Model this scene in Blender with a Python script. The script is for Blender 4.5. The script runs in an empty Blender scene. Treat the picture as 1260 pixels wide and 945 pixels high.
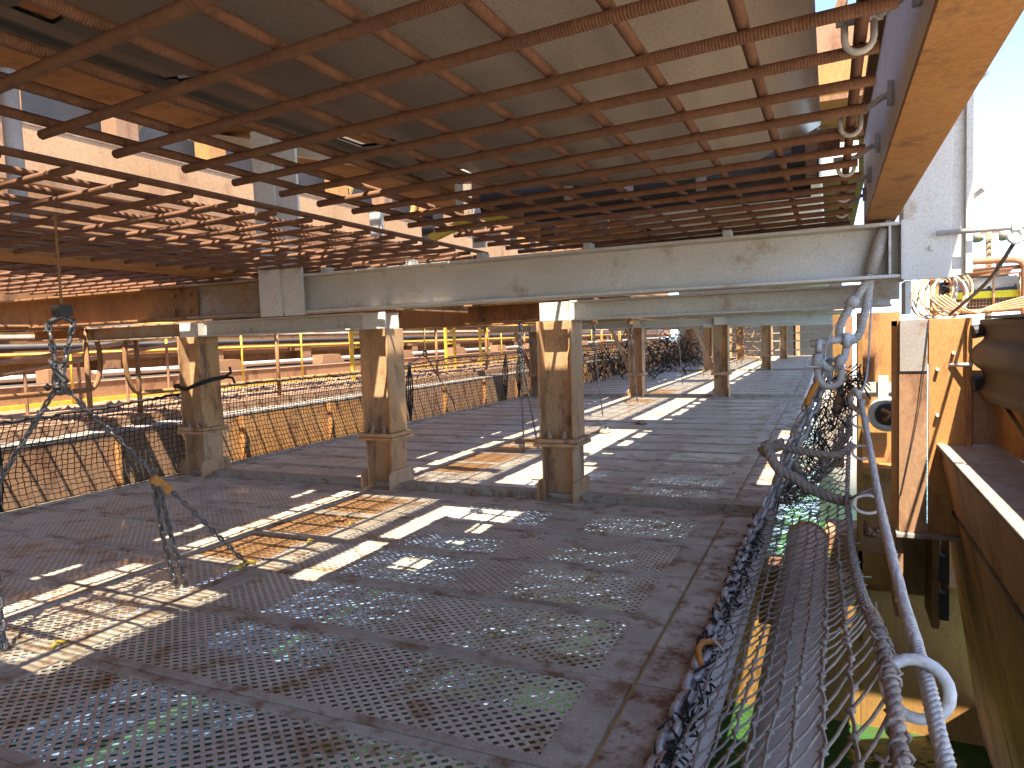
import bpy, bmesh, math, random
from mathutils import Vector, Matrix
random.seed(7)
S = bpy.context.scene
COL = S.collection
# ------------------------------------------------------------------ camera
cam = bpy.data.cameras.new("camera"); cam.sensor_width = 36.0; cam.lens = 24.57
cam.clip_start = 0.05; cam.clip_end = 3000
co = bpy.data.objects.new("camera", cam); COL.objects.link(co)
r_ = Vector((0.9100, 0.4135, -0.0345)); f_ = Vector((-0.4146, 0.9070, -0.0655))
r_.normalize(); u_ = r_.cross(f_).normalized(); f_ = u_.cross(r_).normalized()
M = Matrix((r_, u_, -f_)).transposed().to_4x4(); M.translation = (0, 0, 1.3)
co.matrix_world = M
S.camera = co
# ------------------------------------------------------------------ light
SUN_TRAVEL = Vector((-0.22, 0.42, -1.0)).normalized()
SUN_ELEV = math.asin(-SUN_TRAVEL.z); SUN_AZ = math.atan2(-SUN_TRAVEL.x, -SUN_TRAVEL.y)
w = bpy.data.worlds.new("World"); S.world = w; w.use_nodes = True
nt = w.node_tree; bg = nt.nodes["Background"]
sk = nt.nodes.new("ShaderNodeTexSky"); sk.sky_type = 'NISHITA'; sk.sun_disc = False
sk.sun_elevation = SUN_ELEV; sk.sun_rotation = SUN_AZ; sk.air_density = 0.45; sk.dust_density = 0.2; sk.ozone_density = 1.0
nt.links.new(sk.outputs[0], bg.inputs[0]); bg.inputs[1].default_value = 0.145
sl = bpy.data.lights.new("sun", 'SUN'); sl.energy = 3.1; sl.angle = math.radians(0.53); sl.color = (1.0, 0.92, 0.78)
so = bpy.data.objects.new("sun", sl); COL.objects.link(so)
so.rotation_euler = SUN_TRAVEL.to_track_quat('-Z', 'Y').to_euler()
S.view_settings.view_transform = 'Standard'; S.view_settings.look = 'None'
S.view_settings.exposure = 2.65; S.view_settings.gamma = 1.0
S.cycles.use_denoising = True
S.cycles.max_bounces = 8; S.cycles.diffuse_bounces = 5; S.cycles.glossy_bounces = 3
S.cycles.caustics_reflective = False; S.cycles.caustics_refractive = False

# ------------------------------------------------------------------ materials
def mat(name, c1, c2=None, c3=None, scale=3.0, rough=0.75, metal=0.0, bump=0.25, fine=60.0,
        stretch=(1, 1, 1), cover=0.5, cover3=0.35, spec=0.4):
    m = bpy.data.materials.new(name); m.use_nodes = True
    n = m.node_tree; L = n.links.new; b = n.nodes["Principled BSDF"]
    b.inputs["Roughness"].default_value = rough; b.inputs["Metallic"].default_value = metal
    b.inputs["Specular IOR Level"].default_value = spec
    tc = n.nodes.new("ShaderNodeTexCoord"); oi = n.nodes.new("ShaderNodeObjectInfo")
    add = n.nodes.new("ShaderNodeVectorMath"); add.operation = 'ADD'
    mul = n.nodes.new("ShaderNodeMath"); mul.operation = 'MULTIPLY'; mul.inputs[1].default_value = 37.0
    L(oi.outputs["Random"], mul.inputs[0]); L(tc.outputs["Object"], add.inputs[0]); L(mul.outputs[0], add.inputs[1])
    mp = n.nodes.new("ShaderNodeMapping"); mp.inputs["Scale"].default_value = stretch
    L(add.outputs[0], mp.inputs[0])
    def noise(sc, det=6, ro=0.6):
        x = n.nodes.new("ShaderNodeTexNoise"); x.inputs["Scale"].default_value = sc
        x.inputs["Detail"].default_value = det; x.inputs["Roughness"].default_value = ro
        L(mp.outputs[0], x.inputs["Vector"]); return x
    def ramp(src, lo, hi):
        r = n.nodes.new("ShaderNodeMapRange"); r.inputs[1].default_value = lo; r.inputs[2].default_value = hi
        L(src, r.inputs[0]); return r.outputs[0]
    def mix(f, a, bb):
        x = n.nodes.new("ShaderNodeMix"); x.data_type = 'RGBA'
        L(f, x.inputs[0])
        for i, v in ((6, a), (7, bb)):
            if isinstance(v, tuple): x.inputs[i].default_value = (*v, 1)
            else: L(v, x.inputs[i])
        return x.outputs[2]
    n1 = noise(scale, 8, 0.65); c2 = c2 or tuple(v * 0.7 for v in c1)
    col = mix(ramp(n1.outputs[0], cover - 0.14, cover + 0.14), c1, c2)
    if c3:
        n2 = noise(scale * 2.3, 10, 0.7)
        col = mix(ramp(n2.outputs[0], 1 - cover3 - 0.06, 1 - cover3 + 0.07), col, c3)
    n3 = noise(fine, 4, 0.7)
    hv = n.nodes.new("ShaderNodeMix"); hv.data_type = 'RGBA'; hv.blend_type = 'MULTIPLY'; hv.inputs[0].default_value = 0.45
    L(col, hv.inputs[6])
    vv = ramp(n3.outputs[0], 0.2, 0.75); L(vv, hv.inputs[7]); col = hv.outputs[2]
    L(col, b.inputs["Base Color"])
    rr = n.nodes.new("ShaderNodeMapRange"); rr.inputs[3].default_value = max(0.05, rough - 0.15); rr.inputs[4].default_value = min(1, rough + 0.15)
    L(n1.outputs[0], rr.inputs[0]); L(rr.outputs[0], b.inputs["Roughness"])
    if bump:
        bp = n.nodes.new("ShaderNodeBump"); bp.inputs["Strength"].default_value = bump; bp.inputs["Distance"].default_value = 0.004
        L(n3.outputs[0], bp.inputs["Height"]); L(bp.outputs[0], b.inputs["Normal"])
    return m

MT = {}
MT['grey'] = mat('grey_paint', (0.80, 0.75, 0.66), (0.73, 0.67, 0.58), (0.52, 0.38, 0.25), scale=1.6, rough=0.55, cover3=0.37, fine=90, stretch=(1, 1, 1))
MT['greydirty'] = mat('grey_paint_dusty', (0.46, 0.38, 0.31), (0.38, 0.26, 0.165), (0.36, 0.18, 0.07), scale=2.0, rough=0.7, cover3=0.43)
MT['ochre'] = mat('ochre_steel', (0.58, 0.285, 0.09), (0.50, 0.225, 0.065), (0.26, 0.11, 0.05), scale=2.2, rough=0.75, cover3=0.41, stretch=(1, 1, 0.45))
MT['post'] = mat('dusty_post_steel', (0.60, 0.37, 0.20), (0.56, 0.28, 0.10), (0.26, 0.125, 0.065), scale=2.6, rough=0.75, cover3=0.43, stretch=(1, 1, 0.4))
MT['pink'] = mat('ore_dust_steel', (0.42, 0.24, 0.13), (0.37, 0.19, 0.095), (0.22, 0.10, 0.05), scale=1.1, rough=0.85, cover3=0.41, stretch=(1, 1, 0.5))
MT['girder'] = mat('ore_dust_girder', (0.62, 0.35, 0.17), (0.54, 0.28, 0.12), (0.40, 0.19, 0.09), scale=0.9, rough=0.85, cover3=0.38, stretch=(1, 1, 0.5))
MT['brown'] = mat('brown_steel', (0.38, 0.195, 0.075), (0.30, 0.14, 0.055), (0.17, 0.08, 0.04), scale=2.0, rough=0.8, cover3=0.42, stretch=(1, 1, 0.4))
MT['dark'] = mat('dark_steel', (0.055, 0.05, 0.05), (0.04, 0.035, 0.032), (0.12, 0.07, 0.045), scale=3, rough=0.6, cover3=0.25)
MT['rebar'] = mat('rusty_rebar', (0.26, 0.125, 0.065), (0.20, 0.09, 0.048), (0.33, 0.165, 0.085), scale=9, rough=0.85, cover3=0.3)
MT['deck'] = mat('deck_steel', (0.62, 0.53, 0.41), (0.43, 0.345, 0.25), (0.25, 0.13, 0.06), scale=2.6, rough=0.68, metal=0.0, cover3=0.44, fine=120, bump=0.5)
MT['edge'] = mat('edge_plate_steel', (0.60, 0.51, 0.40), (0.42, 0.335, 0.25), (0.20, 0.085, 0.035), scale=3.2, rough=0.68, cover3=0.46, fine=110, bump=0.6)
MT['mesh'] = mat('expanded_steel', (0.74, 0.66, 0.53), (0.58, 0.49, 0.38), (0.37, 0.21, 0.11), scale=2.0, rough=0.38, metal=0.15, cover3=0.42, fine=80)
MT['meshrust'] = mat('expanded_steel_rusty', (0.42, 0.21, 0.07), (0.34, 0.17, 0.07), (0.25, 0.18, 0.14), scale=3.0, rough=0.8, cover3=0.3)
MT['bar'] = mat('joint_bar_paint', (0.45, 0.38, 0.27), (0.36, 0.28, 0.19), (0.25, 0.14, 0.07), scale=5, rough=0.7, cover3=0.42)
MT['groove'] = mat('gap_underlight', (0.50, 0.30, 0.10), (0.34, 0.18, 0.06), scale=6)
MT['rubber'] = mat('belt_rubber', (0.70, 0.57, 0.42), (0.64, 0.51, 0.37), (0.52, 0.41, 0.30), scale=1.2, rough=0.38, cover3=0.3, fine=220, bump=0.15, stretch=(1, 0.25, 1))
MT['sheet'] = mat('pan_sheet', (0.13, 0.105, 0.08), (0.085, 0.07, 0.055), (0.19, 0.15, 0.11), scale=2.5, rough=0.4, cover3=0.3, stretch=(4, 0.12, 4))
MT['netblack'] = mat('black_netting', (0.022, 0.02, 0.018), (0.035, 0.03, 0.025), scale=10, rough=0.9, bump=0)
MT['netgrey'] = mat('grey_twine', (0.40, 0.33, 0.26), (0.25, 0.195, 0.15), scale=14, rough=0.9)
MT['rope'] = mat('weathered_rope', (0.40, 0.31, 0.235), (0.27, 0.205, 0.155), scale=18, rough=0.95, bump=0.7, fine=150)
MT['wire'] = mat('galvanised_wire', (0.62, 0.545, 0.46), (0.48, 0.41, 0.34), scale=12, rough=0.65, metal=0.0)
MT['white'] = mat('white_paint', (0.72, 0.70, 0.66), (0.6, 0.56, 0.5), (0.42, 0.30, 0.2), scale=5, rough=0.55, cover3=0.38)
MT['chain'] = mat('galvanised_chain', (0.62, 0.58, 0.54), (0.42, 0.38, 0.35), (0.09, 0.08, 0.08), scale=14, rough=0.4, metal=0.35, cover3=0.4, fine=90)
MT['chaindark'] = mat('dull_chain', (0.24, 0.22, 0.21), (0.15, 0.135, 0.125), (0.2, 0.12, 0.07), scale=14, rough=0.45, metal=0.5, cover3=0.25)
MT['yellow'] = mat('yellow_paint', (0.80, 0.55, 0.06), (0.72, 0.47, 0.05), (0.5, 0.3, 0.1), scale=4, rough=0.6, cover3=0.4)
MT['orangepaint'] = mat('orange_paint', (0.72, 0.28, 0.04), (0.6, 0.23, 0.04), (0.35, 0.16, 0.06), scale=20, rough=0.6, cover3=0.3)
MT['hivis'] = mat('hi_vis_band', (0.78, 0.86, 0.02), (0.72, 0.8, 0.02), scale=8, rough=0.5, bump=0)
MT['yellowsteel'] = mat('yellow_stained_steel', (0.42, 0.235, 0.06), (0.34, 0.165, 0.045), (0.30, 0.15, 0.05), scale=1.3, rough=0.75, cover3=0.42, stretch=(1, 1, 0.4))
MT['hull'] = mat('brown_hull_plate', (0.66, 0.36, 0.20), (0.56, 0.28, 0.145), (0.24, 0.115, 0.055), scale=1.4, rough=0.6, cover3=0.43, stretch=(1, 1, 0.3))
MT['dusttop'] = mat('dusty_ledge', (0.40, 0.355, 0.31), (0.35, 0.29, 0.24), (0.30, 0.17, 0.10), scale=4, rough=0.85, cover3=0.42, fine=140, bump=0.6)
MT['spill'] = mat('ore_spill', (0.40, 0.25, 0.15), (0.27, 0.135, 0.07), (0.50, 0.38, 0.27), scale=5, rough=0.95, cover3=0.4, fine=40, bump=0.9)
MT['tubegrey'] = mat('dusty_grey_tube', (0.68, 0.57, 0.48), (0.58, 0.47, 0.39), (0.36, 0.24, 0.16), scale=3, rough=0.8, cover3=0.25, fine=150, bump=0.4)
MT['fender'] = mat('black_rubber_fender', (0.075, 0.06, 0.05), (0.12, 0.085, 0.06), (0.24, 0.16, 0.10), scale=4, rough=0.6, cover3=0.3, stretch=(1, 1, 1))
MT['hose'] = mat('dusty_orange_hose', (0.58, 0.32, 0.14), (0.62, 0.42, 0.25), scale=9, rough=0.8)

def water_mat():
    m = bpy.data.materials.new('green_water'); m.use_nodes = True
    n = m.node_tree; b = n.nodes["Principled BSDF"]
    b.inputs["Base Color"].default_value = (0.02, 0.12, 0.035, 1); b.inputs["Roughness"].default_value = 0.06
    b.inputs["IOR"].default_value = 1.33
    tc = n.nodes.new("ShaderNodeTexCoord")
    x = n.nodes.new("ShaderNodeTexNoise"); x.inputs["Scale"].default_value = 2.6; x.inputs["Detail"].default_value = 5; x.inputs["Distortion"].default_value = 0.6
    n.links.new(tc.outputs["Object"], x.inputs["Vector"])
    y = n.nodes.new("ShaderNodeTexNoise"); y.inputs["Scale"].default_value = 0.7; y.inputs["Detail"].default_value = 3
    n.links.new(tc.outputs["Object"], y.inputs["Vector"])
    mx = n.nodes.new("ShaderNodeMix"); mx.data_type = 'RGBA'
    mx.inputs[6].default_value = (0.024, 0.075, 0.024, 1); mx.inputs[7].default_value = (0.038, 0.10, 0.028, 1)
    n.links.new(y.outputs[0], mx.inputs[0]); n.links.new(mx.outputs[2], b.inputs["Base Color"])
    bp = n.nodes.new("ShaderNodeBump"); bp.inputs["Strength"].default_value = 0.55; bp.inputs["Distance"].default_value = 0.12
    n.links.new(x.outputs[0], bp.inputs["Height"]); n.links.new(bp.outputs[0], b.inputs["Normal"])
    return m
MT['water'] = water_mat()

def belt_light_ramp(m):  # paints side light: dark left to tan right, broken up by noise
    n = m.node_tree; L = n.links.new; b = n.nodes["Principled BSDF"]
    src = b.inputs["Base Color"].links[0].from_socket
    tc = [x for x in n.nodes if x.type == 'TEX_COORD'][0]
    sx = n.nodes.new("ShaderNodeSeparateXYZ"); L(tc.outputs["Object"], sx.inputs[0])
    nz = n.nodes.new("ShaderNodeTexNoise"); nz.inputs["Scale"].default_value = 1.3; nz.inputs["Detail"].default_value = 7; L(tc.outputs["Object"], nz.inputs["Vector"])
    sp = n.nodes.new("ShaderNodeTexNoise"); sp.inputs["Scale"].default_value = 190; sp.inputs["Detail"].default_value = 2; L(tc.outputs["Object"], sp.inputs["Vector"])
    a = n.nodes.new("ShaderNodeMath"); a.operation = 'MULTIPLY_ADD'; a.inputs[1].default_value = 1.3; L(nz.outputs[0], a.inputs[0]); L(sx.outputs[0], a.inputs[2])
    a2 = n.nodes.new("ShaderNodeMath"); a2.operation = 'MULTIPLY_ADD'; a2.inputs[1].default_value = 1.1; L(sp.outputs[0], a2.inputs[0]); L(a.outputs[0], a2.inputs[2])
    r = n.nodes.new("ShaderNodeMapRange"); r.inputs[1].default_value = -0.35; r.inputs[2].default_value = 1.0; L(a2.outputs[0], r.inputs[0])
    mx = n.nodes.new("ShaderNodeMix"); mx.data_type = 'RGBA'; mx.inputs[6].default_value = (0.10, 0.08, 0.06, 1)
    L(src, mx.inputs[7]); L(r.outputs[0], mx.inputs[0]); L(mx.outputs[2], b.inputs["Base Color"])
belt_light_ramp(MT['rubber'])
def ribbed(base):
    """copy of the rebar material with rolled ribs across the bar (local X is the bar axis)"""
    m = base.copy(); m.name = 'ribbed_rebar'
    n = m.node_tree; bp = [x for x in n.nodes if x.type == 'BUMP'][0]
    tc = [x for x in n.nodes if x.type == 'TEX_COORD'][0]
    wv = n.nodes.new("ShaderNodeTexWave"); wv.bands_direction = 'X'; wv.inputs["Scale"].default_value = 42.0; wv.inputs["Distortion"].default_value = 0.6
    n.links.new(tc.outputs["Object"], wv.inputs["Vector"])
    b2 = n.nodes.new("ShaderNodeBump"); b2.inputs["Strength"].default_value = 0.35; b2.inputs["Distance"].default_value = 0.003
    n.links.new(wv.outputs["Fac"], b2.inputs["Height"]); n.links.new(bp.outputs[0], b2.inputs["Normal"])
    n.links.new(b2.outputs[0], n.nodes["Principled BSDF"].inputs["Normal"])
    return m
MT['rib'] = ribbed(MT['rebar'])

# ------------------------------------------------------------------ mesh helpers
class MB:
    def __init__(s): s.v = []; s.f = []
    def add(s, vs, fs):
        o = len(s.v); s.v += [tuple(p) for p in vs]; s.f += [tuple(i + o for i in f) for f in fs]; return s
    def box(s, x0, x1, y0, y1, z0, z1):
        return s.add([(x, y, z) for z in (z0, z1) for y in (y0, y1) for x in (x0, x1)],
                     [(0, 2, 3, 1), (4, 5, 7, 6), (0, 1, 5, 4), (2, 6, 7, 3), (0, 4, 6, 2), (1, 3, 7, 5)])
    def obox(s, a, b, wx, wz, up=(0, 0, 1)):
        """bar of section wx x wz from a to b"""
        a = Vector(a); b = Vector(b); d = (b - a).normalized(); u = Vector(up)
        if abs(d.dot(u)) > 0.98: u = Vector((0, 1, 0))
        x = d.cross(u).normalized(); z = x.cross(d).normalized(); vs = []
        for p in (a, b):
            for i, j in ((-1, -1), (1, -1), (1, 1), (-1, 1)): vs.append(p + x * (i * wx / 2) + z * (j * wz / 2))
        return s.add(vs, [(3, 2, 1, 0), (4, 5, 6, 7), (0, 1, 5, 4), (1, 2, 6, 5), (2, 3, 7, 6), (3, 0, 4, 7)])
    def prism(s, poly, axis, a, b):
        def P(p, t):
            return {'X': (t, p[0], p[1]), 'Y': (p[0], t, p[1]), 'Z': (p[0], p[1], t)}[axis]
        n = len(poly)
        ar = sum(poly[i][0] * poly[(i + 1) % n][1] - poly[(i + 1) % n][0] * poly[i][1] for i in range(n))
        if (ar < 0) != (axis == 'Y'): poly = poly[::-1]
        vs = [P(p, a) for p in poly] + [P(p, b) for p in poly]
        fs = [tuple(range(n))[::-1], tuple(range(n, 2 * n))] + [(i, (i + 1) % n, n + (i + 1) % n, n + i) for i in range(n)]
        return s.add(vs, fs)
    def isec(s, axis, a, b, c, w, h, tf=0.016, tw=0.012, flip=False):
        """I section: centre c (2 coords), flange width w along first coordinate, depth h along second"""
        x, y = c; W = w / 2; H = h / 2; t = tw / 2
        p = [(-W, -H), (W, -H), (W, -H + tf), (t, -H + tf), (t, H - tf), (W, H - tf), (W, H), (-W, H), (-W, H - tf), (-t, H - tf), (-t, -H + tf), (-W, -H + tf)]
        if flip: p = [(q[1], q[0]) for q in p]
        return s.prism([(x + q[0], y + q[1]) for q in p], axis, a, b)
    def tube(s, pts, r, n=8, closed=False, caps=True):
        pts = [Vector(p) for p in pts]; m = len(pts); vs = []
        T = []
        for i in range(m):
            if closed: d = pts[(i + 1) % m] - pts[i - 1]
            else: d = pts[min(i + 1, m - 1)] - pts[max(i - 1, 0)]
            T.append(d.normalized() if d.length > 1e-9 else Vector((0, 0, 1)))
        u = T[0].orthogonal().normalized()
        for i in range(m):
            u = (u - T[i] * u.dot(T[i])).normalized(); v = T[i].cross(u)
            rr = r[i] if isinstance(r, (list, tuple)) else r
            for k in range(n):
                a = 2 * math.pi * k / n; vs.append(pts[i] + u * (math.cos(a) * rr) + v * (math.sin(a) * rr))
        fs = []
        for i in range(m if closed else m - 1):
            j = (i + 1) % m
            for k in range(n):
                l = (k + 1) % n; fs.append((i * n + k, i * n + l, j * n + l, j * n + k))
        if caps and not closed: fs += [tuple(range(n))[::-1], tuple((m - 1) * n + k for k in range(n))]
        return s.add(vs, fs)
    def cyl(s, a, b, r, n=12): return s.tube([a, b], r, n)
    def strand(s, a, b, r, n=3):
        a = Vector(a); b = Vector(b); d = b - a
        if d.length < 1e-6: return s
        return s.tube([a, b], r, n, caps=False)
    def octa(s, p, r):
        x, y, z = p
        return s.add([(x + r, y, z), (x - r, y, z), (x, y + r, z), (x, y - r, z), (x, y, z + r), (x, y, z - r)],
                     [(0, 2, 4), (2, 1, 4), (1, 3, 4), (3, 0, 4), (2, 0, 5), (1, 2, 5), (3, 1, 5), (0, 3, 5)])
    def twist(s, pts, R, r, ns, pitch, n=6, step=0.02):
        """laid rope of ns strands along pts"""
        P = resample(pts, step); u = (P[1] - P[0]).orthogonal().normalized(); L = 0; fr = []
        for i, p in enumerate(P):
            d = (P[min(i + 1, len(P) - 1)] - P[max(i - 1, 0)]).normalized()
            u = (u - d * u.dot(d)).normalized(); v = d.cross(u)
            if i: L += (P[i] - P[i - 1]).length
            fr.append((p, u.copy(), v, L))
        for k in range(ns):
            s.tube([p + a * (R * math.cos(2 * math.pi * (l / pitch + k / ns))) + b * (R * math.sin(2 * math.pi * (l / pitch + k / ns))) for p, a, b, l in fr], r, n)
        return s
    def mesh(s, name, m, smooth=False):
        me = bpy.data.meshes.new(name); me.from_pydata(s.v, [], s.f); me.materials.append(MT[m] if isinstance(m, str) else m)
        if smooth: me.polygons.foreach_set("use_smooth", [True] * len(me.polygons))
        me.update(); return me
    def build(s, name, m, parent=None, smooth=False, bevel=0, loc=None):
        return place(name, s.mesh(name, m, smooth), parent, loc, bevel)

def resample(pts, step):
    pts = [Vector(p) for p in pts]
    # Catmull-Rom then even steps
    C = []
    for i in range(len(pts) - 1):
        p0 = pts[max(i - 1, 0)]; p1 = pts[i]; p2 = pts[i + 1]; p3 = pts[min(i + 2, len(pts) - 1)]
        k = max(2, int((p2 - p1).length / (step * 0.5)))
        for j in range(k):
            t = j / k
            C.append(0.5 * ((2 * p1) + (p2 - p0) * t + (2 * p0 - 5 * p1 + 4 * p2 - p3) * t * t + (3 * p1 - p0 - 3 * p2 + p3) * t ** 3))
    C.append(pts[-1]); out = [C[0]]; acc = 0
    for i in range(1, len(C)):
        acc += (C[i] - C[i - 1]).length
        if acc >= step: out.append(C[i]); acc = 0
    if (out[-1] - C[-1]).length > 1e-4: out.append(C[-1])
    return out

def place(name, me, parent=None, loc=None, bevel=0):
    o = bpy.data.objects.new(name, me); COL.objects.link(o)
    if parent is not None:
        o.parent = parent; b = wloc(parent)
        o.location = (Vector(loc) if loc is not None else Vector((0, 0, 0))) - b
    elif loc is not None: o.location = loc
    if bevel:
        md = o.modifiers.new("bevel", 'BEVEL'); md.width = bevel; md.segments = 2; md.limit_method = 'ANGLE'; md.angle_limit = math.radians(40)
    return o
def wloc(o):
    v = Vector(o.location)
    while o.parent: o = o.parent; v += Vector(o.location)
    return v
def tag(o, label=None, cat=None, group=None, kind=None):
    if label: o['label'] = label
    if cat: o['category'] = cat
    if group: o['group'] = group
    if kind: o['kind'] = kind
    return o
def thing(name, label, cat, loc=(0, 0, 0), group=None, kind=None):
    o = bpy.data.objects.new(name, None); COL.objects.link(o); o.location = loc; o.empty_display_size = 0.1
    return tag(o, label, cat, group, kind)
def copy_tree(o, off, parent=None):
    c = o.copy(); COL.objects.link(c)
    if parent is not None: c.parent = parent
    else: c.location = Vector(o.location) + Vector(off)
    for ch in list(o.children): copy_tree(ch, off, c)
    return c

# ------------------------------------------------------------------ setting: water
wt = MB(); wt.add([(-1500, -1500, -3), (1500, -1500, -3), (1500, 1500, -3), (-1500, 1500, -3)], [(0, 1, 2, 3)])
tag(wt.build('water', 'water'), kind='structure')

# ------------------------------------------------------------------ the deck
DX0, DX1, SEAM, EDGE = -6.15, -3.1, -0.67, -0.45
deck = thing('work_platform', 'long grey expanded metal work deck hanging below the beams', 'platform', (-3.2, 5.0, -0.1))
def expanded(wx, wy, L=0.053, Sd=0.045, sw=0.0135, th=0.0018):
    b = MB(); nx = int(wx / L); ny = int(wy / Sd); L = wx / nx; Sd = wy / ny
    def strand(p, q):
        d = Vector((q[0] - p[0], q[1] - p[1], 0)); n = Vector((-d.y, d.x, 0)).normalized() * (sw / 2)
        if n.y < 0: n = -n
        a = Vector((p[0], p[1], 0)); c = Vector((q[0], q[1], 0)); tz = Vector((0, 0, 0.0007))
        dz = Vector((0, 0, -th))
        vs = [a - n - tz, c - n - tz, c + n + tz, a + n + tz]
        vs += [x + dz for x in vs]
        b.add(vs, [(0, 1, 2, 3), (7, 6, 5, 4), (1, 0, 4, 5), (3, 2, 6, 7)])
    for i in range(nx):
        for j in range(ny):
            x, y = i * L, j * Sd; m = (x + L / 2, y + Sd / 2)
            for q in ((x, y), (x + L, y), (x + L, y + Sd), (x, y + Sd)):
                strand(q, m)
    return b
def frame(W, Dp, ml, mr, e=0.045, t=0.022):
    b = MB(); z0, z1 = -t, 0.0
    b.box(0, W, 0, e, z0, z1); b.box(0, W, Dp - e, Dp, z0, z1)
    b.box(0, ml, e, Dp - e, z0, z1); b.box(W - mr, W, e, Dp - e, z0, z1)
    return b
PITCH = 0.6; DEP = 0.594
WM = SEAM - DX1 - 0.016
pan_mid = frame(WM, DEP, 0.10, 0.15).mesh('deck_panel', 'deck')
mesh_mid = expanded(WM - 0.25, DEP - 0.09).mesh('expanded_mesh', 'mesh')
WN = 0.62
pan_nar = frame(WN, DEP, 0.03, 0.05).mesh('deck_panel', 'deck')
e_n = expanded(WN - 0.08, DEP - 0.09)
mesh_nar = e_n.mesh('expanded_mesh', 'mesh'); mesh_nar_r = e_n.mesh('expanded_mesh', 'meshrust')
WL = DX1 - WN - DX0 - 0.012
pan_left = frame(WL, DEP, 0.13, 0.05).mesh('deck_panel', 'deck')
mesh_left = expanded(WL - 0.18, DEP - 0.09).mesh('expanded_mesh', 'mesh')
eb = MB().box(0, EDGE - SEAM - 0.012, 0, DEP, -0.022, 0.0); edge_me = eb.mesh('edge_plate', 'edge')
def deck_panel(x, y, pm, em, ml):
    z = random.uniform(-0.003, 0.002)
    p = place('deck_panel', pm, deck, (x, y, z))
    c = place('expanded_mesh', em, None); c.parent = p; c.location = (ml, 0.045, -0.006)
rows = [(-1.72 + PITCH * k) for k in range(12) if -1.72 + PITCH * k < 4.9]
JO = [5.15, 14.15, 23.45, 32.7]
rows = [1.88 - PITCH * k for k in range(6, 0, -1)] + [1.88 + PITCH * k for k in range(0, 5)]
fill = [(4.88, 5.14)]
for a, b in ((5.30, 14.12), (14.30, 23.42), (23.60, 32.66)):
    y = a
    while y + PITCH <= b + 1e-6: rows.append(y); y += PITCH
    if b - y > 0.03: fill.append((y, b))
for y in rows:
    deck_panel(DX1 + 0.006, y, pan_mid, mesh_mid, 0.10)
    rusty = 2.9 < y < 4.4 or 5.8 < y < 7.2 or random.random() < 0.12
    deck_panel(DX1 - WN - 0.006, y, pan_nar, mesh_nar_r if rusty else mesh_nar, 0.03)
    deck_panel(DX0, y, pan_left, mesh_left, 0.13)
    place('edge_plate', edge_me, deck, (SEAM + 0.008, y, random.uniform(-0.004, 0.002)))
for a, b in fill:
    MB().box(DX0, EDGE - 0.004, a, b - 0.004, -0.022, -0.001).build('filler_plate', 'deck', deck)
# joint bars with square drain holes, standing a little proud of the deck
for j, y in enumerate(JO[:3]):
    b = MB(); xs = sorted(random.uniform(DX0 + 0.4, EDGE - 0.1) for _ in range(17)); x = DX0
    for h in xs:
        if h - x < 0.08: continue
        b.box(x, h, y, y + 0.012, 0.0, 0.042); x = h + 0.026
    b.box(x, EDGE, y, y + 0.012, 0.0, 0.042)
    b.box(DX0, EDGE, y, y + 0.012, 0.042, 0.052); b.box(DX0, EDGE, y, y + 0.012, -0.03, 0.0)
    b.box(DX0, EDGE, y + 0.0125, y + 0.14, -0.025, 0.050)
    b.build('joint_bar', 'bar', deck)
b = MB()
for x in (SEAM,): b.box(x - 0.008, x + 0.006, -1.7, 32.6, -0.03, -0.009)
b.build('underlit_gap', 'groove', deck)  # brown-yellow strip paints the light showing up through the seam
b = MB()
for x in (-6.05, -4.9, DX1 - 0.02, -1.9, -0.7): b.isec('Y', -1.7, 33, (x, -0.16), 0.10, 0.2)
for y in (0.0, 2.5, 5.2, 8.2, 11.2, 14.2, 17.2, 20.2, 23.5, 27, 30): b.box(DX0, EDGE, y, y + 0.08, -0.40, -0.27)
b.build('under_beam', 'greydirty', deck)
MB().box(DX0 - 0.06, DX0 - 0.004, -1.7, 33, -0.06, 0.012).build('edge_angle', 'deck', deck)
MB().tube([(-0.475, -1.7, -0.135), (-0.475, 33, -0.135)], 0.092, 16).build('edge_tube', 'tubegrey', deck, smooth=True)

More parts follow.
